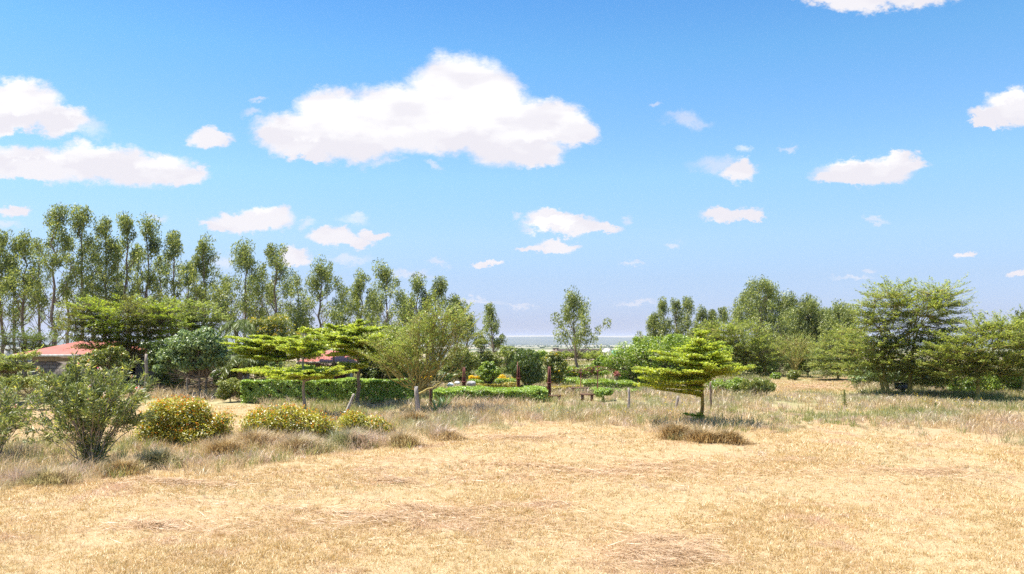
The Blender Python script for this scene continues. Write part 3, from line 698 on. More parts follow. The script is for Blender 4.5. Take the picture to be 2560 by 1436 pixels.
for i, (X, Yt, hw, Yb, d, lab) in enumerate([
 (1632, 788, 18, 850, 92, 'small eucalyptus at the left end of the right group'),
 (1658, 752, 24, 850, 92, 'slim eucalyptus, second from the left in the right group'),
 (1690, 750, 24, 850, 93, 'slim eucalyptus, third from the left in the right group'),
 (1718, 748, 26, 850, 93, 'eucalyptus fourth from the left in the right group, highest of the slim ones'),
 (1752, 775, 22, 860, 95, 'low eucalyptus above the top of the small lime tree'),
 (1780, 776, 20, 860, 95, 'low eucalyptus right of the small lime tree top'),
 (1808, 770, 24, 860, 95, 'low pale eucalyptus just left of the big rounded crown'),
 (1845, 775, 18, 850, 95, 'narrow eucalyptus touching the left side of the big rounded crown')]):
    eucalyptus(X, Yt, hw, Yb, d, 160 + i, lab, group=G2)
for i, (X, Yt, hw, Yb, d, lab) in enumerate([
 (1898, 706, 72, 900, 82, 'big rounded eucalyptus, tallest of the right group'),
 (1955, 740, 62, 900, 84, 'rounded eucalyptus on the right shoulder of the biggest crown'),
 (2010, 750, 62, 900, 84, 'rounded eucalyptus in the middle of the right crowns'),
 (2055, 778, 55, 900, 85, 'lower rounded eucalyptus sloping down to the right'),
 (2106, 766, 58, 900, 80, 'rounded eucalyptus beside the big feathery acacia')]):
    eucalyptus(X, Yt, hw, Yb, d, 180 + i, lab, group=G2, big=True, dense=1.0)
eucalyptus(2556, 780, 28, 850, 80, 190, 'dark eucalyptus cut off by the right edge of the photo', group=None)

for i, (X, Yt, hw, lab) in enumerate([
 (32, 640, 30, 'lower eucalyptus showing between the two at the left edge'), (98, 600, 30, 'lower eucalyptus behind the left side of the tallest one'),
 (170, 592, 30, 'lower eucalyptus showing between the two tallest ones'), (232, 604, 30, 'lower eucalyptus between the second tallest and the broad rounded one'),
 (292, 606, 28, 'lower eucalyptus behind and left of the narrow pointed one'), (346, 612, 28, 'lower eucalyptus behind and right of the narrow pointed one'),
 (400, 640, 30, 'lower eucalyptus left of the one above the flat acacia'), (470, 655, 30, 'lower eucalyptus right of the one above the flat acacia'),
 (566, 690, 30, 'lower eucalyptus above the feather palm'), (655, 672, 34, 'lower eucalyptus filling the space between the two above the yellow-flowering tree'),
 (745, 690, 32, 'lower eucalyptus left of the one with a bent left branch'), (856, 722, 32, 'lower eucalyptus right of the one with a bent left branch'),
 (934, 735, 28, 'lower eucalyptus just left of the pointed middle one'), (1008, 735, 28, 'lower eucalyptus just right of the pointed middle one'), (1068, 745, 26, 'lower eucalyptus behind the yellow-stemmed acacia')]):
    eucalyptus(X, Yt, hw, (800, 850)[X > 700], 80, 220 + i, lab, group='lower eucalyptus trees behind the long row', dense=.5)

# right: feathery acacias
A_ = 'feathery acacia trees on the right'
acacia(2275, 41, 1, 'big feathery acacia with several yellow trunks behind the dark sign board', [(2270, 800, 105, 92), (2190, 840, 62, 70), (2330, 790, 70, 72), (2160, 890, 62, 42), (2270, 900, 105, 52), (2340, 900, 60, 55), (2180, 925, 70, 28), (2285, 942, 85, 24), (2375, 925, 60, 30), (2215, 770, 55, 50), (2355, 745, 38, 34)],
       n=1350, L=(.5, 1.05), stems=((0, 0), (.15, .4), (-1.15, .3), (-1.0, .2)), forkY=905, group=A_, up=.22, trad=.10)
acacia(2443, 38, 2, 'low wide acacia with forked yellow branches near the right edge', [(2450, 870, 105, 52), (2385, 900, 60, 42), (2510, 880, 65, 55), (2440, 830, 35, 28), (2500, 822, 28, 22), (2390, 935, 60, 24), (2470, 930, 85, 26), (2540, 930, 50, 26)],
       n=760, L=(.45, .9), forkY=925, group=A_, up=.3, trad=.09, mat='acacia')
acacia(2555, 42, 3, 'acacia crown cut off by the right edge of the photo', [(2560, 870, 55, 42), (2590, 830, 50, 30)], n=220, forkY=920, group=A_, trad=.08)
acacia(2096, 56, 4, 'dark layered acacia left of the big feathery one', [(2098, 880, 52, 50), (2130, 860, 45, 40), (2075, 905, 42, 30), (2110, 920, 50, 18)], n=420, forkY=925, group=A_, up=.05, mat='acacia')
acacia(1915, 62, 5, 'grey-green acacia spreading over deep shade in the right group', [(1850, 850, 62, 42), (1900, 890, 62, 36), (1790, 850, 50, 36), (1830, 905, 50, 26)], n=620, L=(.6, 1.1), leaf=(.09, .028), forkY=900, group=A_, mat='acacia')
acacia(1985, 60, 6, 'bare yellow-brown acacia with whip-like stems between darker trees', [(1985, 880, 48, 30), (1985, 865, 36, 24)], n=230, L=(.5, 1.0), leaf=(.05, .016), per=14, forkY=925, group=A_, up=.8, mat='acacia_yel')
leafy(2020, 60, 7, 'small round green tree on thin stems beside the bare acacia', [(2020, 912, 26, 20), (2008, 905, 18, 14)], 'olive', n=3200, forkY=932, trad=.05, group=None)
leafy(1938, 58, 8, 'dark green shrub under the grey-green acacia', [(1938, 942, 17, 11)], 'green', cat='shrub', name='shrub', n=1800, trad=.03, trunk_name='stems', crown_name='foliage')
leafy(1985, 57, 9, 'round green shrub at the edge of the reddish mown patch', [(1984, 938, 20, 13)], 'olive', cat='shrub', name='shrub', n=2000, trad=.03, trunk_name='stems', crown_name='foliage')
leafy(2500, 43, 10, 'bright green bushes behind the low wide acacia', [(2400, 965, 45, 26), (2450, 960, 50, 34), (2510, 955, 55, 38), (2565, 965, 50, 36)], 'green', cat='bush', name='green_bush', n=16000, leaf=(.06, .035), trad=.04, stems=((0, 0), (-1, .1), (1, .1)), trunk_name='stems', crown_name='foliage')
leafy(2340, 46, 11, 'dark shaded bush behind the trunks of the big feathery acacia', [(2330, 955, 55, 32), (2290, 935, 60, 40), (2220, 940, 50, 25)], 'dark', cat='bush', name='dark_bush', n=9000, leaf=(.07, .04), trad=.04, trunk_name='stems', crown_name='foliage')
leafy(2178, 48, 12, 'blue-green low shrub at the left foot of the big feathery acacia', [(2150, 945, 30, 20), (2190, 935, 30, 24)], 'broad', cat='shrub', name='shrub', n=3500, leaf=(.06, .03), trad=.03, trunk_name='stems', crown_name='foliage')

leafy(1895, 66, 13, 'dark bush added as the shade under the big rounded eucalyptus', [(1870, 915, 40, 22), (1920, 912, 40, 26), (2040, 900, 50, 26), (1990, 905, 40, 22)], 'dark', cat='bush', name='dark_bush', n=8000, leaf=(.10, .05), trad=.04, trunk_name='stems', crown_name='foliage')  # dark leaves added to stand for the deep shade under the crowns
# the bright spreading tree right of the gap
leafy(1640, 50, 20, 'large bright green spreading tree with arching crown behind the small lime tree', [(1580, 885, 62, 34), (1640, 870, 75, 36), (1700, 875, 65, 36), (1750, 900, 60, 40), (1560, 925, 50, 26), (1640, 925, 80, 40), (1710, 940, 60, 36), (1530, 905, 32, 18), (1600, 855, 30, 16), (1790, 880, 45, 30), (1690, 852, 50, 18), (1560, 960, 40, 22), (1660, 970, 60, 18)],
      'green', n=34000, leaf=(.075, .03), forkY=950, trad=.13, stems=((0, 0), (.3, .2), (-.25, .1)), down=.3, sub=4, lump=.2)
# middle background trees
leafy(1150, 52, 21, 'rounded olive green tree left of the narrow lone eucalyptus', [(1150, 885, 32, 26), (1125, 915, 30, 24), (1175, 905, 30, 28), (1150, 935, 45, 18)], 'olive', n=11000, leaf=(.07, .03), forkY=945, sub=4)
leafy(1206, 56, 22, 'cloud-pruned olive tree with flat round top under the lone eucalyptus', [(1203, 860, 23, 14), (1215, 890, 26, 18), (1195, 905, 24, 20), (1240, 900, 24, 24), (1225, 925, 30, 18)], 'olive', n=9000, leaf=(.07, .03), forkY=930, sub=4)
leafy(1265, 66, 23, 'dull grey-green tree behind the round dark tree', [(1268, 880, 24, 18), (1280, 905, 20, 24), (1262, 925, 20, 18)], 'acacia', n=5000, leaf=(.09, .035), forkY=935)
leafy(1222, 45, 24, 'small bright green tree beside the red posts', [(1222, 912, 16, 14), (1210, 930, 19, 18), (1235, 930, 18, 16), (1220, 945, 24, 12)], 'green', n=8000, leaf=(.05, .03), trad=.04, sub=3)
leafy(1318, 43, 25, 'round dark tree with drooping leaves and pale stems behind the hedge', [(1318, 895, 36, 24), (1318, 915, 44, 28), (1330, 940, 34, 24), (1296, 925, 26, 20)], 'dark', n=16000, leaf=(.075, .026), down=1.0, forkY=950, trad=.04, stems=((-.1, 0), (.15, .1), (.02, -.1)), bark='bark_pale')
leafy(1330, 47, 26, 'light green tree top rising behind the round dark tree', [(1345, 890, 28, 16), (1325, 900, 30, 20)], 'green', n=4500, leaf=(.06, .03), forkY=920, trad=.05)
leafy(1392, 46, 27, 'bronze green tree left of the lone spreading eucalyptus', [(1388, 892, 24, 18), (1395, 920, 30, 24), (1385, 945, 30, 18), (1375, 905, 20, 20)], 'olive', n=11000, leaf=(.06, .03), flower='yellow', fl_n=99, fl_size=.05, trad=.05)
leafy(1440, 52, 28, 'row of low mixed green shrubs with yellow tips under the lone eucalyptus', [(1425, 928, 20, 13), (1450, 930, 24, 12), (1475, 925, 20, 14), (1500, 930, 22, 12)], 'green', cat='shrub', name='shrub_row', n=7000, leaf=(.06, .03), flower='yellow', fl_n=90, fl_size=.04, trad=.03, trunk_name='stems', crown_name='foliage')
leafy(1488, 56, 29, 'upright bright green shrub beside the big spreading tree', [(1490, 912, 12, 14), (1512, 918, 16, 18), (1505, 900, 14, 12)], 'green', cat='shrub', name='shrub', n=4000, leaf=(.06, .03), trad=.03, trunk_name='stems', crown_name='foliage')
acacia(1460, 105, 30, 'dark grey-green thicket beyond the garden, behind the lone eucalyptus', [(1425, 900, 28, 11), (1460, 900, 34, 12), (1500, 900, 30, 13), (1390, 898, 25, 11)], n=300, L=(1.0, 1.6), leaf=(.16, .05), forkY=905, name='thicket', per=40)
# left background
acacia(1040, 31.5, 31, 'spiky acacia with long yellow stems growing by the thick grey post', [(1060, 850, 55, 40), (1100, 840, 50, 42), (1000, 870, 45, 34), (1040, 905, 70, 36), (960, 900, 40, 26), (1120, 890, 40, 24), (1150, 920, 22, 16), (1130, 800, 30, 22), (1055, 806, 28, 22), (1100, 792, 26, 18), (1155, 835, 26, 26), (950, 865, 24, 16)],
       n=400, L=(.4, .95), leaf=(.05, .015), per=26, forkY=975, stems=((0, 0), (.1, .05)), mat='acacia_yel', up=.6, trad=.055, shell=.3)
leafy(975, 43, 32, 'dark green bushes behind the hedge and the yellow-stemmed acacia', [(900, 905, 45, 36), (960, 890, 40, 36), (1000, 925, 50, 28), (1060, 930, 45, 26), (930, 935, 40, 22), (1110, 945, 30, 12)], 'dark', cat='bush', name='dark_bush', n=15000, leaf=(.07, .035), trad=.05, stems=((0, 0), (-1, 0), (1.2, 0)), trunk_name='stems', crown_name='foliage')
acacia(975, 40, 33, 'flat-branched acacia over the hedge between the lime trees and the grey post', [(965, 880, 55, 26), (1000, 900, 50, 30), (940, 850, 45, 18), (1010, 850, 50, 28)], n=420, L=(.35, .7), mat='acacia_yel', forkY=940, trad=.06, up=.15)
leafy(925, 55, 34, 'mid green tree whose top shows above the lime trees', [(900, 838, 50, 20), (950, 845, 45, 22), (860, 850, 40, 18), (1000, 835, 30, 16)], 'olive', n=9000, leaf=(.08, .035), forkY=880)
leafy(690, 55, 35, 'olive brown tree dotted with yellow flowers below the tall eucalyptus', [(650, 820, 42, 26), (695, 812, 42, 28), (715, 845, 45, 28), (660, 850, 40, 28)], 'olive', n=13000, leaf=(.07, .03), forkY=880, flower='yellow', fl_n=260, fl_size=.06)
# flat-topped acacias over the house
acacia(300, 45, 36, 'large flat-layered acacia spreading over the red roof', [(300, 790, 105, 42), (240, 830, 65, 42), (340, 830, 85, 40), (290, 870, 75, 18), (395, 800, 60, 36), (220, 775, 45, 22), (365, 862, 50, 22)], n=900, L=(.45, .95), mat='acacia_grn', bark='bark', forkY=900, up=.1, trad=.10, leaf=(.08, .026), group='flat-layered acacias above the red-roofed house')
acacia(470, 50, 37, 'olive flat-topped acacia right of the one over the red roof', [(470, 790, 85, 34), (420, 805, 60, 36), (515, 800, 45, 22), (450, 830, 70, 28)], n=540, L=(.5, 1.0), mat='acacia_yel', bark='bark', forkY=880, up=.1, trad=.09, leaf=(.085, .028), group='flat-layered acacias above the red-roofed house')
acacia(60, 52, 38, 'dark open acacia rising left of the red roof', [(75, 858, 45, 20), (45, 850, 40, 14), (50, 880, 30, 14), (110, 850, 35, 12)], n=150, L=(.6, 1.1), mat='dark', bark='bark', forkY=890, up=.15)
acacia(40, 36, 39, 'low feathery acacia in front of the left end of the red-roofed house', [(30, 905, 50, 14), (10, 925, 50, 16)], n=150, L=(.4, .8), mat='acacia', bark='bark', forkY=930, up=.1, trad=.05)
leafy(505, 40, 40, 'grey-green broadleaf tree with forked trunk in front of the house', [(470, 860, 55, 36), (520, 855, 48, 34), (430, 895, 40, 26), (480, 900, 60, 26), (540, 890, 36, 34), (405, 920, 24, 12)], 'broad', n=22000, leaf=(.085, .045), bark='bark', stems=((-.08, 0), (.12, .05)), forkY=945, trad=.07, down=.25, sub=4)
leafy(240, 42, 41, 'orange-tinged green bush against the front of the red-roofed house', [(260, 890, 45, 22), (290, 880, 35, 18), (240, 905, 40, 18), (300, 905, 30, 16)], 'olive', cat='bush', name='house_bush', n=8000, leaf=(.06, .035), trad=.04, flower='orange', fl_n=60, fl_size=.04, trunk_name='stems', crown_name='foliage')
leafy(110, 33, 42, 'low yellowish shrubs behind the oleander bush', [(60, 955, 50, 16), (130, 960, 60, 18), (210, 958, 50, 18), (20, 960, 40, 16)], 'olive', cat='shrub', name='shrub_row', n=11000, leaf=(.05, .025), trad=.03, stems=((-1, 0), (0, 0), (1, 0)), trunk_name='stems', crown_name='foliage')
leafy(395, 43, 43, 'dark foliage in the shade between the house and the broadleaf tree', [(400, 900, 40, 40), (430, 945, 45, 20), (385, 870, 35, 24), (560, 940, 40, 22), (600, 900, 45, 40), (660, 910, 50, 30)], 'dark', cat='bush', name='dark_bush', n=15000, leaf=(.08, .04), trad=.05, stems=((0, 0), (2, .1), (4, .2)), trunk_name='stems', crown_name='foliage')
leafy(330, 38, 44, 'small dark green shrub at the right end of the house', [(322, 972, 22, 13)], 'green', cat='shrub', name='shrub', n=2200, leaf=(.045, .02), trad=.03, trunk_name='stems', crown_name='foliage')
leafy(575, 37.5, 45, 'rounded brownish green bush at the left end of the hedge', [(572, 965, 30, 24), (600, 972, 25, 24), (560, 985, 24, 14)], 'olive', cat='bush', name='round_bush', n=8000, leaf=(.045, .026), trad=.03, trunk_name='stems', crown_name='foliage')

def palm(X, d, Yc, seed, label, r=1.0):
    g = np.random.default_rng(seed); x0 = gx(X, d); z0 = float(gz(x0, d)); c = W(X, Yc, d)
    rt = root('palm_tree', (x0, d, z0), label, 'palm'); q = Q(); q.tube(curve(np.array([x0, d, z0 - .1]), c, g, 6, 0, .01), np.linspace(.16, .11, 6), 8); q.build('trunk', 'bark', rt, rt.location, True)
    lf = Q()
    for i in range(26):
        az = g.uniform(0, 2 * PI); el = g.uniform(-.2, 1.1); L = r * g.uniform(1.0, 1.5); t_ = np.linspace(0, 1, 26)
        h = np.array([math.cos(az), math.sin(az), 0])
        p = c + h * (L * t_ * math.cos(el * .6))[:, None] + np.array([0, 0, 1.0]) * (L * (math.sin(el) * t_ - 1.15 * t_ ** 2.2))[:, None]
        lf.tube(p, np.linspace(.016, .004, 26), 3)
        side = np.array([-h[1], h[0], 0])
        for s_ in (-1, 1):
            A = unit(side * s_ * .7 + [0, 0, -.75] + h * .3 + g.normal(size=(26, 3)) * .12) * (.30 * np.sin(PI * (t_ * .85 + .1)))[:, None] * r
            lf.cards(p + A, A, perp(A, g) * .02)
    lf.build('fronds', 'palm', rt, rt.location)
palm(592, 47, 808, 5, 'feather palm rising between the broadleaf tree and the yellow-flowering tree')
palm(600, 42, 895, 6, 'low palm with pale hanging fronds half hidden beneath the taller palm', .8)

# layered lime trees
layered(1757, 27, 50, 'small lime green layered tree alone at the edge of the mown field', [
    (984, 95, 10, 4, .6, 5, -45), (968, 130, 25, 6, .8, 6, -40), (950, 150, 35, 16, 1.1, 7, -12), (928, 175, 118, 26, 1.4, 12, 0), (905, 120, 90, 16, 1.2, 9, 0), (890, 148, 62, 26, 1.1, 9, 0), (872, 60, 50, 14, .8, 8, 0), (856, 42, 38, 12, .7, 6, 0), (830, 12, 16, 9, .3, 4, 3)],
    low=True, trad=.075, bark='bark_lichen', leaf=(.040, .025), dens=.85, topX=1752,
fill=((1700, 938, 90, 10, 1300), (1800, 930, 60, 8, 900), (1750, 905, 80, 12, 1200), (1735, 880, 42, 12, 700), (1660, 950, 50, 6, 600), (1752, 852, 22, 9, 260)))
layered(762, 29.5, 51, 'lime green tree with two flat wide layers in front of the red-doored house', [
    (935, 165, 130, 24, 1.4, 11, 0), (926, 100, 85, 12, 1.2, 8, 0), (878, 60, 70, 18, .9, 8, 0), (858, 42, 60, 20, .8, 7, 0), (864, 62, 30, 8, .7, 6, 0), (828, 8, 40, 6, .3, 4, 12)], trad=.075, topX=757, fill=((760, 930, 80, 9, 1500), (765, 868, 50, 16, 1400)))
layered(702, 38.5, 52, 'lime green tree with a broad flat crown left of the two-layered one', [
    (868, 140, 125, 24, 1.7, 11, 0), (856, 110, 100, 16, 1.6, 10, 0), (890, 100, 110, 16, 1.5, 9, 0), (846, 80, 60, 8, 1.0, 7, 0), (940, 70, 50, 8, .9, 5, 0)], trad=.09, bark='bark', topX=690, leaf=(.05, .03), fill=((700, 870, 110, 18, 4200), (640, 875, 60, 12, 1600), (760, 885, 60, 14, 1600)))
layered(895, 35, 53, 'tall lime green tree with straight brown trunk rising out of the hedge', [
    (845, 110, 80, 18, 1.4, 10, 0), (862, 110, 90, 14, 1.4, 9, 0), (880, 70, 80, 12, 1.2, 8, 0), (828, 55, 70, 10, 1.1, 8, 0), (812, 20, 24, 8, .5, 5, 0), (915, 75, 35, 8, .8, 5, -12)], trad=.10, bark='bark', leaf=(.05, .03), fill=((900, 850, 80, 18, 3600), (920, 885, 60, 18, 2000), (860, 840, 50, 10, 1200)))
layered(835, 40, 54, 'lime green crown behind and between the two lime trees with straight trunks', [
    (838, 70, 75, 14, 1.3, 9, 0), (822, 40, 45, 8, .9, 7, 0), (855, 60, 60, 12, 1.2, 8, 0)], trad=.07, bark='bark', leaf=(.05, .03), fill=((835, 838, 60, 14, 2400),))

# shrubs with orange flowers
FB = 'orange-flowered bushes in a line in front of the garden'
leafy(455, 22.5, 60, 'biggest orange-flowered bush, beside the pink oleander', [(435, 1035, 78, 46, .8), (490, 1030, 55, 34, .8), (385, 1072, 60, 38, .8), (500, 1078, 78, 36, .8), (556, 1062, 34, 36, .8), (430, 1090, 62, 28, .8), (360, 1050, 30, 16, .8), (540, 1100, 40, 16, .8)], 'firebush', cat='bush', name='flowering_bush', n=30000, leaf=(.036, .016), stems=((0, 0), (-.2, .1), (.25, .05), (.1, -.1)), trad=.025, flower='orange', fl_n=1500, fl_size=.024, group=FB, sub=5, lump=.3, shell=.4, trunk_name='stems', crown_name='foliage')
leafy(720, 23.2, 61, 'long low orange-flowered bush, middle one of the line', [(655, 1056, 56, 40, .8), (722, 1050, 62, 36, .8), (780, 1062, 54, 38, .8), (822, 1078, 26, 32, .8), (630, 1080, 30, 22, .8), (800, 1092, 30, 18, .8), (690, 1085, 50, 18, .7)], 'firebush', cat='bush', name='flowering_bush', n=24000, leaf=(.036, .016), stems=((0, 0), (-.5, .1), (.5, .05)), trad=.02, flower='orange', fl_n=1100, fl_size=.024, group=FB, sub=5, lump=.3, shell=.4, trunk_name='stems', crown_name='foliage')
leafy(910, 24.5, 62, 'smallest orange-flowered bush at the right end of the line', [(885, 1060, 44, 30, .8), (938, 1064, 34, 26, .8), (972, 1072, 20, 20, .8), (890, 1088, 32, 20, .8)], 'firebush', cat='bush', name='flowering_bush', n=13000, leaf=(.036, .016), stems=((0, 0), (.3, .05)), trad=.018, flower='orange', fl_n=260, fl_size=.022, group=FB, sub=4, lump=.3, shell=.4, trunk_name='stems', crown_name='foliage')

oleander(228, 18.8, 70, 'tall open oleander bush with pink flowers and bare lower stems', 66, (1.2, 2.75), 1.35, 26, 'oleander bushes', leafN=1.0, lowleaf=.55)
oleander(-30, 19.2, 71, 'oleander bush cut off by the left edge of the photo', 48, (1.1, 2.25), 1.2, 3, 'oleander bushes', leafN=.72)

# hedges
hedge('clipped_hedge', 'long clipped hedge with tall leafy front face below the lime trees', 600, 1030, 36.2, 37.4, 948, 1010, 80, n=52000)
hedge('clipped_hedge', 'broad low clipped hedge with bright flat top, right of the grey post', 1083, 1368, 36.0, 38.8, 968, 1010, 81, n=46000)
GH = 'low hedges of the formal garden'
hedge('garden_hedge', 'low coppery hedge running right from the round dark tree', 1290, 1460, 43, 43.8, 966, 985, 82, 'hedge_or', 12000, group=GH)
hedge('garden_hedge', 'coppery border hedge behind the bright flat hedge', 1175, 1290, 44.5, 45.3, 958, 980, 83, 'hedge_or', 8000, group=GH)
hedge('garden_hedge', 'bright green border under the small bright green tree', 1170, 1290, 47.5, 49, 948, 965, 84, 'green', 9000, group=GH)
hedge('garden_hedge', 'wide green hedge behind the rusty frames', 1450, 1590, 45, 47.5, 950, 970, 85, 'green', 15000, group=GH)
hedge('garden_hedge', 'green hedge strip between the bench and the wide hedge', 1440, 1600, 42, 42.8, 972, 988, 86, 'hedge', 11000, group=GH)
hedge('garden_hedge', 'leafy green groundcover left of the rusty frames', 1370, 1455, 49, 52, 944, 960, 87, 'green', 8000, group=GH)
leafy(1505, 37.5, 88, 'small rounded green bush beside the low bench', [(1498, 982, 20, 10), (1520, 980, 16, 9)], 'hedge', cat='bush', name='round_bush', n=4200, leaf=(.04, .022), trad=.02, trunk_name='stems', crown_name='foliage')
YB = 'yellow-leaved shrubs in the garden'
leafy(1068, 42, 89, 'round golden yellow shrub behind the grey post', [(1068, 944, 14, 10)], 'yellow', cat='shrub', name='yellow_shrub', n=1600, leaf=(.04, .025), trad=.02, group=YB, trunk_name='stems', crown_name='foliage')
leafy(1255, 48.5, 90, 'pointed golden shrub right of the small bright green tree', [(1255, 945, 13, 8), (1268, 952, 12, 6)], 'yellow', cat='shrub', name='yellow_shrub', n=1500, leaf=(.05, .02), trad=.02, group=YB, trunk_name='stems', crown_name='foliage')
leafy(1192, 49, 91, 'low strip of golden shrub left of the small bright green tree', [(1180, 945, 14, 5), (1200, 944, 13, 5)], 'yellow', cat='shrub', name='yellow_shrub', n=1200, leaf=(.05, .02), trad=.02, group=YB, trunk_name='stems', crown_name='foliage')
leafy(1286, 50, 95, 'faint golden shrub beside the round dark tree', [(1284, 948, 10, 7)], 'yellow', cat='shrub', name='yellow_shrub', n=500, leaf=(.05, .02), trad=.02, group=YB, trunk_name='stems', crown_name='foliage')
leafy(1541, 49, 92, 'small clump of rose pink blossom at the edge of the spreading tree', [(1541, 935, 10, 8)], 'rose', cat='shrub', name='pink_shrub', n=160, leaf=(.05, .03), trad=.02, trunk_name='stems', crown_name='flowers')
leafy(1890, 39, 93, 'patch of brown and green tall-stalked plants right of the small lime tree', [(1865, 965, 22, 18), (1895, 962, 26, 20), (1920, 965, 20, 17)], 'olive', cat='shrub', name='stalky_plants', n=5200, leaf=(.07, .018), trad=.02, down=.9, stems=((0, 0), (-.3, 0), (.3, 0), (.15, 0)), trunk_name='stems', crown_name='foliage')
leafy(1815, 40, 94, 'green rose bushes with pale blossoms behind the small lime tree', [(1790, 965, 28, 18), (1830, 965, 26, 18), (1850, 955, 20, 16)], 'green', cat='bush', name='rose_bush', n=6500, leaf=(.045, .025), trad=.02, flower='white', fl_n=14, fl_size=.04, trunk_name='stems', crown_name='foliage')

def agave(X, d, seed, label):
    g = np.random.default_rng(seed); x0 = gx(X, d); z0 = float(gz(x0, d)); o_ = root('agave_plant', (x0, d, z0), label, 'plant'); q = Q()
    for i in range(34):
        az = g.uniform(0, 2 * PI); el = g.uniform(.35, 1.3); L = g.uniform(.55, .95); n = 6; t_ = np.linspace(0, 1, n)
        h = np.array([math.cos(az), math.sin(az), 0]); c = np.array([x0, d, z0]) + h * (L * t_ * math.cos(el))[:, None] + np.array([0, 0, 1.]) * (L * t_ * math.sin(el) - .12 * t_ ** 2)[:, None]
        w = np.array([.02, .036, .038, .03, .018, .002]); sd_ = np.array([-h[1], h[0], 0]); up_ = np.cross(h, sd_) * -1
        rows = np.stack([c - sd_ * w[:, None] + [0, 0, .015], c - [0, 0, .006], c + sd_ * w[:, None] + [0, 0, .015]], 1)
        i_ = np.arange(n - 1)[:, None] * 3; j = np.arange(2)[None]
        q.add(rows.reshape(-1, 3), np.stack([i_ + j, i_ + j + 1, i_ + j + 4, i_ + j + 3], -1))
    q.build('leaves', 'agave', o_, o_.location)
agave(1092, 31, 7, 'dark spiky agave at the foot of the thick grey post')
agave(1112, 33.5, 8, 'bright green spiky agave standing behind the dark one')

# ------------------------------------------------------------------ posts, frames, benches, rocks
def post(X, Yt, d, r, label, lean=(0, 0), mat='wood_grey', seed=0, group='wooden fence posts', name='fence_post', k=8):
    g = np.random.default_rng(seed + 900); x0 = gx(X, d); z0 = float(gz(x0, d)); top = W(X, Yt, d) + [lean[0], lean[1], 0]
    q = Q(); p = curve(np.array([x0, d, z0 - .15]), top, g, 7, 0, .006); q.tube(p, r * np.array([1.08, 1.05, 1, 1, .97, .95, .8]) , k)
    o = q.build(name, mat, None, (x0, d, z0)); o.location = (x0, d, z0); return tag(o, label, 'post', group)
post(1047, 966, 30.2, .085, 'thick weathered grey fence post beside the dark agave', (-.10, 0), seed=1)
post(862, 985, 31, .06, 'pale fence post leaning far over to the right before the hedge', (.36, 0), seed=2)
post(1076, 963, 33.5, .06, 'dark brown fence post behind the agave', (0, 0), 'wood_dark', 3)
post(1573, 970, 31.5, .05, 'slim upright fence post standing in tall grass left of the small lime tree', (-.02, 0), seed=4)
post(1688, 990, 33, .06, 'white-barked stump of post under the left side of the small lime tree', (.12, 0), 'bark_pale', 5)
post(1778, 955, 33, .045, 'thin fence post just right of the small lime tree trunk', (-.03, 0), 'bark', 6)
post(366, 885, 41.5, .085, 'tall pale pole at the right end of the red-roofed house', (0, 0), 'bark_pale', 7, None, 'pole')
post(468, 942, 41, .05, 'short grey post under the broadleaf tree', (0, 0), 'wood_grey', 8)
# cut branch lying against the grey post
q = Q(); g0 = np.random.default_rng(5); a = W(1048, 984, 30); b = W(1102, 957, 29.6); q.tube(curve(a, b, g0, 6, 0, .02), np.linspace(.035, .015, 6), 6); b2 = W(1040, 990, 30); 
o = q.build('branch', 'bark_fever', None, a); o.location = a; tag(o, 'yellow broken branch resting on the thick grey post', 'branch')

def posts_bundle(X, Yt, d, label):
    x0 = gx(X, d); r = root('steel_column', (x0, d, 0), label, 'column', 'rust red steel columns in the garden'); zt = zz(Yt, d)
    for dx, dy in ((-.055, -.05), (.055, -.05), (-.02, .05), (.03, .06)):
        q = Q(); q.tube([(x0 + dx, d + dy, -.1), (x0 + dx * 1.2, d + dy * 1.2, zt * .5), (x0 + dx * .6, d + dy * .6, zt)], .034, 6); q.build('pipe', 'rust', r, r.location)
    q = Q(); q.box(x0 - .13, x0 + .13, d - .13, d + .13, zt * .48, zt * .48 + .04); q.build('collar', 'rust', r, r.location)
    return r
posts_bundle(1160, 918, 41, 'rust red steel column left of the small bright green tree')
posts_bundle(1296, 905, 42.5, 'rust red steel column half hidden by the round dark tree')
posts_bundle(1373, 917, 39.5, 'rust red steel column at the right end of the bright flat hedge')
def frame(X, Yt, d, label, span=.75, seed=0):
    x0 = gx(X, d); zt = zz(Yt, d); r = root('parasol_frame', (x0, d, 0), label, 'frame', 'rusty parasol frames')
    q = Q(); q.tube([(x0, d, -.1), (x0, d, zt)], .026, 6); q.build('pole', 'rust', r, r.location)
    q = Q(); q.tube([(x0, d, zt * .80), (x0, d, zt * .80 + .1)], .05, 8); q.build('collar', 'rust', r, r.location)
    for i in range(6):
        az = i * PI / 3 + seed; h = np.array([math.cos(az), math.sin(az), 0]); t0 = np.array([x0, d, zt]); e = t0 + h * span + [0, 0, -.22]
        q = Q(); q.tube([t0, t0 * .5 + e * .5 + [0, 0, .04], e], .012, 4); q.tube([(x0, d, zt * .82), tuple(t0 * .42 + e * .58 + [0, 0, .03])], .009, 4); q.build('rib', 'rust', r, r.location)
frame(1452, 922, 42.5, 'rusty parasol frame, the left one of the two behind the benches', .8, .3)
frame(1494, 916, 41, 'rusty parasol frame, the right one of the two behind the benches', 1.0, .1)
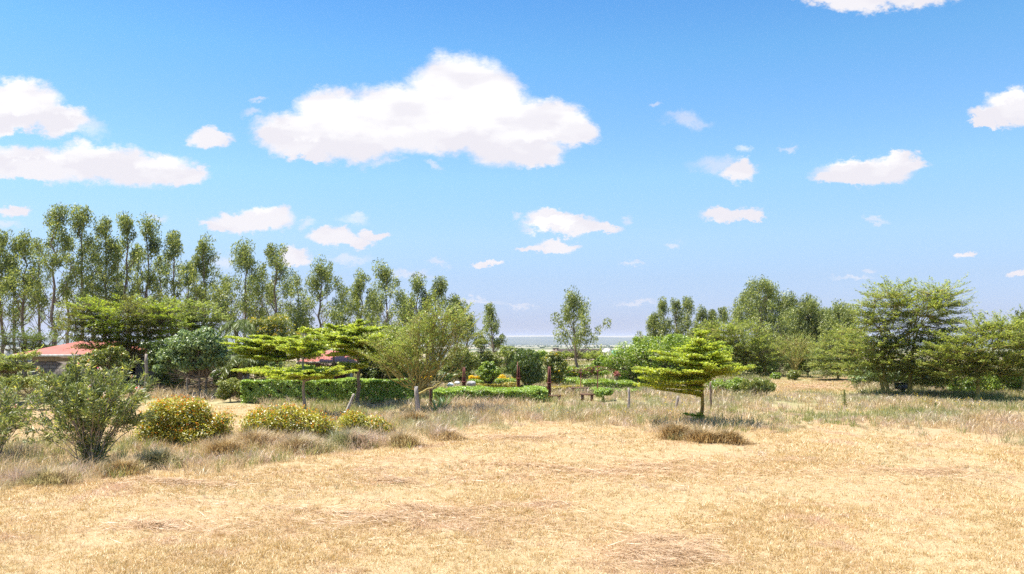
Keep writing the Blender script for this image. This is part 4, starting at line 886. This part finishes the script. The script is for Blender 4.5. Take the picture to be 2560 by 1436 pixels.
def bench(X, Y, d, w, label, rz=0):
    x0 = gx(X, d); r = root('garden_bench', (x0, d, 0), label, 'bench', 'low brown benches'); z = zz(Y, d)
    q = Q(); q.box(-w/2, w/2, -.16, -.02, z - .05, z); q.box(-w/2, w/2, .02, .16, z - .05, z); q.build('seat', 'wood_dark', r)
    for s_ in (-1, 1):
        q = Q(); x = s_ * (w/2 - .12); q.box(x - .045, x + .045, -.14, .14, -.05, z - .052); q.build('leg', 'wood_dark', r)
    r.rotation_euler = (0, 0, rz)
bench(1388, 988, 37, .62, 'small brown bench beside the right end of the bright flat hedge', .2)
bench(1450, 969, 41.2, .95, 'brown bench in front of the left rusty frame')
bench(1468, 985, 38, .7, 'brown bench left of the small rounded bush', -.3)
def rock(X, Y, d, r_, mat, label, seed):
    g = np.random.default_rng(seed); n, k = 9, 12; th = np.linspace(.02, PI - .02, n)[:, None]; ph = np.arange(k)[None] * 2 * PI / k
    rad = r_ * (1 + .18 * np.sin(3 * ph + seed) * np.sin(2 * th) + .1 * g.normal(size=(n, k)))
    V = np.stack([rad * np.sin(th) * np.cos(ph) * 1.3, rad * np.sin(th) * np.sin(ph), rad * np.cos(th) * .75], -1)
    i = np.arange(n - 1)[:, None] * k; j = np.arange(k)[None]; f = np.stack([i + j, i + (j + 1) % k, i + k + (j + 1) % k, i + k + j], -1)[..., ::-1]
    q = Q(); q.add(V, f); o = q.build('rock', mat); o.location = (gx(X, d), d, zz(Y, d)); tag(o, label, 'rock', 'rocks in the garden'); return o
rock(1126, 962, 39.8, .13, 'whiterock', 'white rock furthest left behind the bright flat hedge', 1)
rock(1143, 958, 42, .12, 'whiterock', 'white rock just left of the rust red steel column', 2)
rock(1178, 960, 42, .20, 'rock', 'grey boulder right of the rust red steel column', 3)
def sign_box():
    d = 42.5; x0 = gx(2258, d); r = root('sign_board', (x0, d, 0), 'black framed sign board with whitish panel on a stout black leg', 'sign'); z = zz(973, d)
    q = Q(); q.box(-.42, .42, -.04, .10, z, z + .05); q.box(-.42, .42, -.04, .10, z + .27, z + .33); q.box(-.42, -.37, -.04, .10, z + .052, z + .268); q.box(.37, .42, -.04, .10, z + .052, z + .268); q.build('frame', 'black', r)
    q = Q(); q.box(-.368, .368, 0, .05, z + .052, z + .268); q.build('panel', plain_mat('smudged_panel', (.42, .46, .55), (.04, .045, .06), 5, .4), r)
    q = Q(); q.box(-.13, .09, -.05, .08, -.05, z - .002); q.build('leg', 'black', r)
    r.rotation_euler = (0, 0, R(4))
sign_box()

# ------------------------------------------------------------------ far things in the valley
def far_box(name, X0, X1, Yt, Yb, d, dep, mat, label, cat, roof=None):
    x0, x1 = gx(X0, d), gx(X1, d); z0, z1 = zz(Yb, d), zz(Yt, d); c = ((x0 + x1) / 2, d, z0)
    r = root(name, c, label, cat); q = Q(); q.box(x0, x1, d, d + dep, z0 - 3, z1); q.build('wall', mat, r, c)
    if roof:
        q = Q(); o_ = (x1 - x0) * .06; q.box(x0 - o_, x1 + o_, d - .3, d + dep + .3, z1 + .003, z1 + (z1 - z0) * .25 + .003); q.build('roof', roof, r, c)
    return r
far_box('far_wall', 1382, 1530, 873, 879, 420, 2, 'darkwall', 'long dark wall across the fields beyond the garden', 'wall')
far_box('far_house', 1384, 1396, 873, 882, 330, 6, 'plaster', 'tiny grey building at the left end of the far dark wall', 'building', 'darkwall')
far_box('far_house', 1508, 1528, 872, 876, 400, 6, 'white', 'tiny pale building at the right end of the far dark wall', 'building', 'tin')
far_box('far_house', 1512, 1526, 882, 889, 260, 6, 'white', 'tiny white shed in the field by the bright spreading tree', 'building', 'tin')
far_box('far_house', 1534, 1546, 877, 880, 240, 5, 'teal', 'tiny teal roofed stall behind the bright spreading tree', 'building', 'teal')
far_box('grey_house', 1070, 1110, 888, 925, 75, 4, 'fascia', 'pale grey building glimpsed behind the yellow-stemmed acacia', 'building', 'tin')
far_box('far_house', -12, 22, 873, 881, 160, 8, 'tin', 'pale low roof at the far left edge behind the dark acacia', 'building', 'white')
def far_trees(label, name, rows, mat, cat='tree', group=None):
    for i, (X, Yt, Yb, d, hw, lab) in enumerate(rows):
        leafy(X, d, 300 + i + int(X), lab, [(X, (Yt + Yb) / 2 - 1, hw, (Yb - Yt) / 2)], mat, cat=cat, name=name, n=900, leaf=(px(1.6, d), px(.8, d)), trad=px(.5, d), group=group)
far_trees('', 'field_tree', [(1412, 883, 890, 250, 5, 'small dark bush alone in the far field, left of the lone eucalyptus'), (1436, 878, 890, 240, 8, 'small pale tree in the far field right behind the lone eucalyptus'),
   (1468, 882, 893, 230, 10, 'round green tree in the far field right of the lone eucalyptus'), (1487, 877, 885, 270, 5, 'dark round tree in the far field near the far white shed')], 'acacia', group='trees in the far field')
far_trees('', 'field_tree', [(1292, 870, 882, 260, 10, 'dark distant tree beyond the round dark tree, left one'), (1305, 872, 882, 280, 8, 'dark distant tree beyond the round dark tree, right one')], 'dark', group='distant trees at the valley edge')
g = np.random.default_rng(77)   # far-off bush scattered over the valley, uncountable
m = 3000; rr = g.uniform(0, 1, m) ** .7 * 6200 + 330; an = g.uniform(-.62, .62, m); X = rr * np.sin(an); Y = rr * np.cos(an); Z = gz(X, Y)
q = Q(); lf = 26; P = np.repeat(np.stack([X, Y, Z], 1), lf, 0); S = np.repeat(g.uniform(1.5, 4.0, m) * (1 + rr / 5000), lf)[:, None]
off = rdir(g, m * lf) * S * g.uniform(.4, 1, (m * lf, 1)); off[:, 2] = np.abs(off[:, 2]) * .8 + .2; A = rdir(g, m * lf) * S * .45; q.cards(P + off, A, perp(A, g) * S * .35)
tag(q.build('far_bushland', 'dark'), 'scattered dark bush dotted over the pale valley floor', 'bushland', kind='stuff')

# ------------------------------------------------------------------ grass
BX = [-400, 0, 100, 200, 350, 500, 600, 700, 800, 900, 1000, 1100, 1150, 1180, 1300, 1500, 1640, 1660, 1760, 1870, 1890, 2050, 2200, 2400, 2560, 2900]
BY = [1260, 1245, 1230, 1215, 1205, 1195, 1180, 1160, 1145, 1135, 1125, 1112, 1095, 1078, 1070, 1072, 1080, 1112, 1114, 1108, 1082, 1080, 1086, 1100, 1118, 1130]
def proj(x, y, z=0): return 1280 + F * x / y, HZ + F * (EYE - z) / y
def vnoise(x, y, s, seed=0):
    r_ = np.random.default_rng(seed); v = 0
    for i in range(6):
        a = r_.uniform(0, 2 * PI); k = s * r_.uniform(.6, 1.9); v = v + np.sin(k * (x * math.cos(a) + y * math.sin(a)) + r_.uniform(0, 7))
    return v / 2.4
def tallness(x, y):
    X, Y = proj(x, y); edge = np.interp(X, BX, BY) + 7 * vnoise(x, y, 2.2, 3)
    t_ = np.clip((edge - Y) / 14., 0, 1)
    # open mown strip behind the oleander and the orange bushes
    hole = (X < 660 + 10 * vnoise(x, y, 1.5, 4)) & (Y < 1108) & (Y > 1003)
    hole |= (X > 1925) & (X < 2140) & (Y > 940) & (Y < 985 + 6 * vnoise(x, y, 1, 5))
    return np.where(hole, .0, t_)
def scatter(g, n, y0, y1, half=.68, pw=1.0):
    y = y0 * (y1 / y0) ** g.uniform(0, 1, n); x = g.uniform(-half, half, n) * y     # even spread over the view
    return x, y
def blades(q, x, y, h, w, leanv, g, z=None):
    n = len(x); z = gz(x, y) if z is None else z
    b = np.stack([x, y, z - .01], 1); a = g.uniform(0, 2 * PI, n); dr = unit(np.stack([np.cos(a) * leanv, np.sin(a) * leanv, np.ones(n)], 1))
    s_ = np.stack([-np.sin(a), np.cos(a), np.zeros(n)], 1); f = g.uniform(-1, 1, (n, 1)); s_ = unit(s_ + np.stack([np.cos(a), np.sin(a), 0 * a], 1) * f)
    A = dr * (h / 2)[:, None]; q.cards(b + A, A, s_ * (w / 2)[:, None], .4)

def clump_grass(q, x, y, h, w, k, rad, g, droop=1.0):
    n = len(x); ca = np.repeat(g.uniform(0, 2 * PI, n), k); cl = np.repeat(np.abs(g.normal(size=n)) * .35, k); sc_ = np.repeat(y / 26, k) ** .5; hh = np.repeat(h, k)
    th = g.uniform(0, 2 * PI, n * k); rr = np.abs(g.normal(size=n * k)) * rad * sc_
    X = np.repeat(x, k) + rr * np.cos(th); Y = np.repeat(y, k) + rr * np.sin(th); b = np.stack([X, Y, gz(X, Y) - .02], 1); ln = g.uniform(.05, .9, n * k) * droop
    o = np.stack([np.cos(th) * ln + np.cos(ca) * cl, np.sin(th) * ln + np.sin(ca) * cl, 0 * th], 1); H = (hh * g.uniform(.35, 1.3, n * k))[:, None]
    mid = b + unit(o * .6 + [0, 0, 1.0]) * H * .6; tip = mid + unit(o * 1.9 + [0, 0, .45]) * H * .5; a = g.uniform(0, PI, n * k)
    s_ = np.stack([np.cos(a), np.sin(a), 0 * a], 1) * (w / 2 * np.repeat(y / 22, k) ** .9)[:, None]
    q.add(np.stack([b, mid + s_, tip, mid - s_], 1).reshape(-1, 3), np.arange(n * k * 4).reshape(-1, 4))

g = np.random.default_rng(1)
# mown stubble in small tufts
q = Q(); nt = 64000; x, y = scatter(g, nt, 9.2, 36); t_ = tallness(x, y); dn = .5 + .5 * vnoise(x, y, 1.3, 8)
ok = (t_ < .6) & (g.random(nt) < .55 + .45 * dn); x, y = x[ok], y[ok]
k = 12; r_ = np.repeat(y, k); x = np.repeat(x, k) + g.normal(size=r_.size) * .05 * (r_ / 14); y = r_ + g.normal(size=r_.size) * .05 * (r_ / 14)
pt = np.clip(vnoise(x, y, .9, 9), -1, 1)
blades(q, x, y, g.uniform(.03, .09, x.size) * (1 + .45 * pt), .0085 * (y / 12) ** .85, g.uniform(.4, 2.4, x.size), g)
nt = 9000; x, y = scatter(g, nt, 38, 66); X, Y = proj(x, y); ok = (X > 1900) & (X < 2150) & (Y > 936) & (Y < 990); x, y = np.repeat(x[ok], 60), np.repeat(y[ok], 60); x = x + g.normal(size=x.size) * .5; y = y + g.normal(size=y.size) * .6
blades(q, x, y, g.uniform(.05, .14, x.size), np.full(x.size, .03), g.uniform(.3, 2, x.size), g)
x, y = scatter(g, 15000, 9.3, 30); ok = (tallness(x, y) < .3) & (g.random(x.size) < .35 + .65 * np.clip(vnoise(x, y, 1.1, 41), 0, 1)); x, y = x[ok], y[ok]
clump_grass(q, x, y, g.uniform(.05, .125, x.size), .008, 20, .045, g, 1.2)
tag(q.build('mown_grass', 'straw'), 'pale straw-coloured mown grass covering the foreground field', 'grass', kind='stuff')
# loose hay lying flat in swaths
q = Q()
for (X, Y, rx, ry, n, hh) in [(1680, 1375, 170, 50, 9000, .10), (1650, 1350, 90, 26, 2500, .08), (1060, 1288, 150, 26, 2500, .04), (380, 1318, 130, 22, 1500, .04), (990, 1203, 80, 16, 900, .05), (440, 1208, 200, 14, 2000, .05), (1640, 1158, 140, 16, 1300, .04), (2300, 1180, 260, 20, 1900, .04), (1640, 1405, 80, 24, 1600, .08), (1300, 1092, 260, 14, 2400, .04), (2030, 968, 130, 15, 9000, .06), (2090, 950, 60, 8, 2500, .06), (200, 1050, 200, 30, 3000, .04), (1000, 1300, 1100, 90, 9000, .03), (1500, 1180, 1200, 60, 9000, .03)]:
    d = dist(Y); th = g.uniform(0, 2 * PI, n); rr = np.abs(g.normal(size=n)) * .55; X2 = X + rx * rr * np.cos(th) * (1 + .3 * np.sin(3 * th)); Y2 = Y + ry * rr * np.sin(th) * (1 + .3 * np.cos(2 * th))
    y = EYE * F / (Y2 - HZ); x = gx(X2, y); z = gz(x, y) + .02 + hh * np.clip(1 - rr, 0, 1) * g.uniform(.1, 1, n)
    a = g.normal(size=n) * .7 + 1.0 * vnoise(x, y, 2.5, 20); A = np.stack([np.cos(a), np.sin(a), g.normal(size=n) * .16], 1) * (g.uniform(.06, .19, n))[:, None]
    q.cards(np.stack([x, y, z], 1), A, np.stack([-np.sin(a), np.cos(a), g.uniform(-.8, .8, n)], 1) * (.0035 * (y / 12) ** .9)[:, None], 0)
tag(q.build('loose_hay', 'hay'), 'pinkish brown loose hay lying in flat heaps on the mown field', 'hay', kind='stuff')
# tall dry grass: leaning clumps of curved blades
q = Q(); nt = 30000; x, y = scatter(g, nt, 12.5, 58); t_ = tallness(x, y); ok = g.random(nt) < t_ * np.clip(.75 + .4 * vnoise(x, y, .8, 11), .15, 1); x, y, t_ = x[ok], y[ok], t_[ok]
clump_grass(q, x, y, (.30 + .13 * vnoise(x, y, .6, 12)) * (.45 + .55 * t_) * g.uniform(.5, 1.4, len(x)), .013, 22, .10, g)
x, y = scatter(g, 5200, 15, 30); t_ = tallness(x, y); ok = (t_ < .1) & (vnoise(x, y, 1.1, 31) > .35); x, y = x[ok], y[ok]      # stray uncut clumps on the mown field
clump_grass(q, x, y, g.uniform(.05, .14, len(x)), .011, 9, .05, g)
tag(q.build('dry_grass', 'dry'), 'tall dry pinkish grass standing between the mown field and the garden', 'grass', kind='stuff')
q = Q(); nt = 16000; x, y = scatter(g, nt, 40, 110); k = 9; s_ = np.repeat(y / 28, k); x = np.repeat(x, k) + g.normal(size=s_.size) * .14 * s_; y = np.repeat(y, k) + g.normal(size=s_.size) * .14 * s_
X, Y = proj(x, y); ok = ~((X > 1925) & (X < 2140) & (Y > 945)); x, y = x[ok], y[ok]
blades(q, x, y, g.uniform(.12, .4, x.size), .03 * (y / 40) ** .9, g.uniform(.1, 1.2, x.size), g)
tag(q.build('meadow_grass', 'meadow'), 'rough olive and straw meadow grass beyond the garden', 'grass', kind='stuff')
# green weeds mixed in
q = Q(); nt = 15000; x, y = scatter(g, nt, 13, 60); t_ = tallness(x, y); w = np.clip(vnoise(x, y, .45, 14) * 1.4 + .42, 0.03, 1) * np.where(y > 30, 1, .45); ok = g.random(nt) < t_ * w; x, y = x[ok], y[ok]
k = 16; s_ = np.repeat(y / 28, k); hs = np.repeat(g.uniform(.15, .38, len(x)), k); x = np.repeat(x, k) + g.normal(size=s_.size) * .09 * s_; y = np.repeat(y, k) + g.normal(size=s_.size) * .09 * s_
blades(q, x, y, hs * g.uniform(.5, 1.4, x.size), .017 * (y / 25) ** .9, g.uniform(.1, .9, x.size), g)
tag(q.build('green_weeds', 'weed'), 'grey-green weeds growing in patches through the tall dry grass', 'weeds', kind='stuff')
# yellow wildflowers
q = Q(); nt = 5200; x, y = scatter(g, nt, 28, 46); X, Y = proj(x, y); w = np.clip(vnoise(x, y, .7, 15), 0, 1) * np.interp(X, [0, 1100, 1250, 1500, 1800, 2400, 2560], [0, .1, .4, .8, 1, .9, .4]); ok = g.random(nt) < w * .55; x, y = x[ok], y[ok]; n = len(x)
P = np.stack([x, y, gz(x, y) + g.uniform(.28, .5, n)], 1); st = Q()
for i in range(3):
    A = rdir(g, n) * .019; q.cards(P + g.normal(size=(n, 3)) * .02, A, perp(A, g) * .014)
o = q.build('wildflowers', 'yellow'); tag(o, 'tiny yellow wildflowers sprinkled through the tall grass', 'wildflowers', kind='stuff')
q = Q(); q.cards(P - [0, 0, .16], np.array([[0, 0, .17]]) + g.normal(size=(n, 3)) * .02, np.tile([.004, 0, 0], (n, 1))); q.build('stalks', 'weed', o)

# dark brown tussocks round the small tree and along the bushes
def tussock(X, Y, r_, h, n, label, mat='brown', seed=0, group='tussocks of dead grass'):
    n = int(n * .6); r_ = r_ * 1.15; g = np.random.default_rng(seed + 50); d = dist(Y); x0 = gx(X, d); z0 = float(gz(x0, d)); th = g.uniform(0, 2 * PI, n); rr = np.abs(g.normal(size=n)) * .5 * r_
    x = x0 + rr * np.cos(th) * .95; y = d + rr * np.sin(th) * .7; a = th + g.normal(size=n) * .5; ln = g.uniform(.2, 1.5, n) * (.35 + rr / r_)
    hh = h * 1.15 * g.uniform(.4, 1.35, n) * np.clip(1.15 - .5 * rr / r_, .3, 1)
    b = np.stack([x, y, gz(x, y) - .02], 1); q = Q()
    d1 = unit(np.stack([np.cos(a) * ln * .5, np.sin(a) * ln * .5, np.ones(n)], 1)); mid = b + d1 * (hh * .6)[:, None]; d2 = unit(np.stack([np.cos(a) * ln * 1.8, np.sin(a) * ln * 1.8, np.ones(n) * .35], 1)); tip = mid + d2 * (hh * .6)[:, None]
    s_ = np.stack([-np.sin(a), np.cos(a), 0 * a], 1) * (.0065 * d / 20); f = np.arange(n * 4).reshape(-1, 4)
    q.add(np.stack([b, mid + s_, tip, mid - s_], 1).reshape(-1, 3), f)
    o = q.build('grass_tussock', mat, None, (x0, d, z0)); o.location = (x0, d, z0); tag(o, label, 'tussock', group)
tussock(1690, 1100, .60, .42, 2600, 'olive-brown tussock left of the small lime tree trunk', 'brown', 1)
tussock(1760, 1108, .62, .34, 2600, 'brown tussock directly in front of the small lime tree trunk', 'brown', 2)
tussock(1825, 1106, .58, .33, 2300, 'reddish brown tussock right of the small lime tree trunk', 'brown', 3)
tussock(640, 1120, .7, .45, 2200, 'pale tussock below the left end of the long orange-flowered bush', 'dry', 4)
tussock(745, 1132, .7, .42, 2200, 'pale tussock below the middle of the long orange-flowered bush', 'dry', 5)
tussock(880, 1112, .7, .45, 2400, 'greyish tussock between the long and the smallest orange-flowered bush', 'dry', 6)
tussock(1010, 1112, .7, .35, 2200, 'greyish tussock right of the smallest orange-flowered bush', 'dry', 7)
tussock(1120, 1100, .55, .3, 1600, 'low tussock at the tip of the tall grass, before the grey post', 'dry', 8)
tussock(560, 1140, .7, .42, 2400, 'brownish tussock below the right side of the biggest orange-flowered bush', 'brown', 9)
tussock(400, 1160, .7, .36, 2400, 'brownish tussock between the oleander and the biggest orange-flowered bush', 'dry', 10)
tussock(300, 1190, .6, .32, 2200, 'dark tussock right of the oleander foot', 'brown', 11)
tussock(120, 1215, .7, .3, 2400, 'straw tussock left of the oleander foot', 'dry', 12)
tussock(1040, 1060, .6, .4, 1800, 'brown dead brush at the left of the thick grey post', 'brown', 13)
def sapling(X, Yb, Yt, seed, label):
    g = np.random.default_rng(seed); d = dist(Yb); x0 = gx(X, d); z0 = float(gz(x0, d)); h = px(Yb - Yt, d); r = root('sapling', (x0, d, z0), label, 'sapling', 'thin green saplings in the tall grass')
    q = Q(); q.tube([(x0, d, z0 - .05), (x0 + .02, d, z0 + h)], [.012, .004], 4); q.build('stem', 'twig', r, r.location); n = 260
    t_ = g.uniform(.15, 1, n); A = unit(rdir(g, n) + [0, 0, .8]) * .05; q = Q(); q.cards(np.stack([x0 + g.normal(size=n) * .05 * (1.2 - t_), d + g.normal(size=n) * .05 * (1.2 - t_), z0 + t_ * h], 1), A, perp(A, g) * .012); q.build('leaves', 'weed', r, r.location)
sapling(2111, 1022, 978, 1, 'thin green sapling left of the big feathery acacia')
sapling(2339, 1024, 1003, 2, 'short green sapling below the low wide acacia')
sapling(1508, 1010, 988, 3, 'thin green sapling left of the slim upright post')
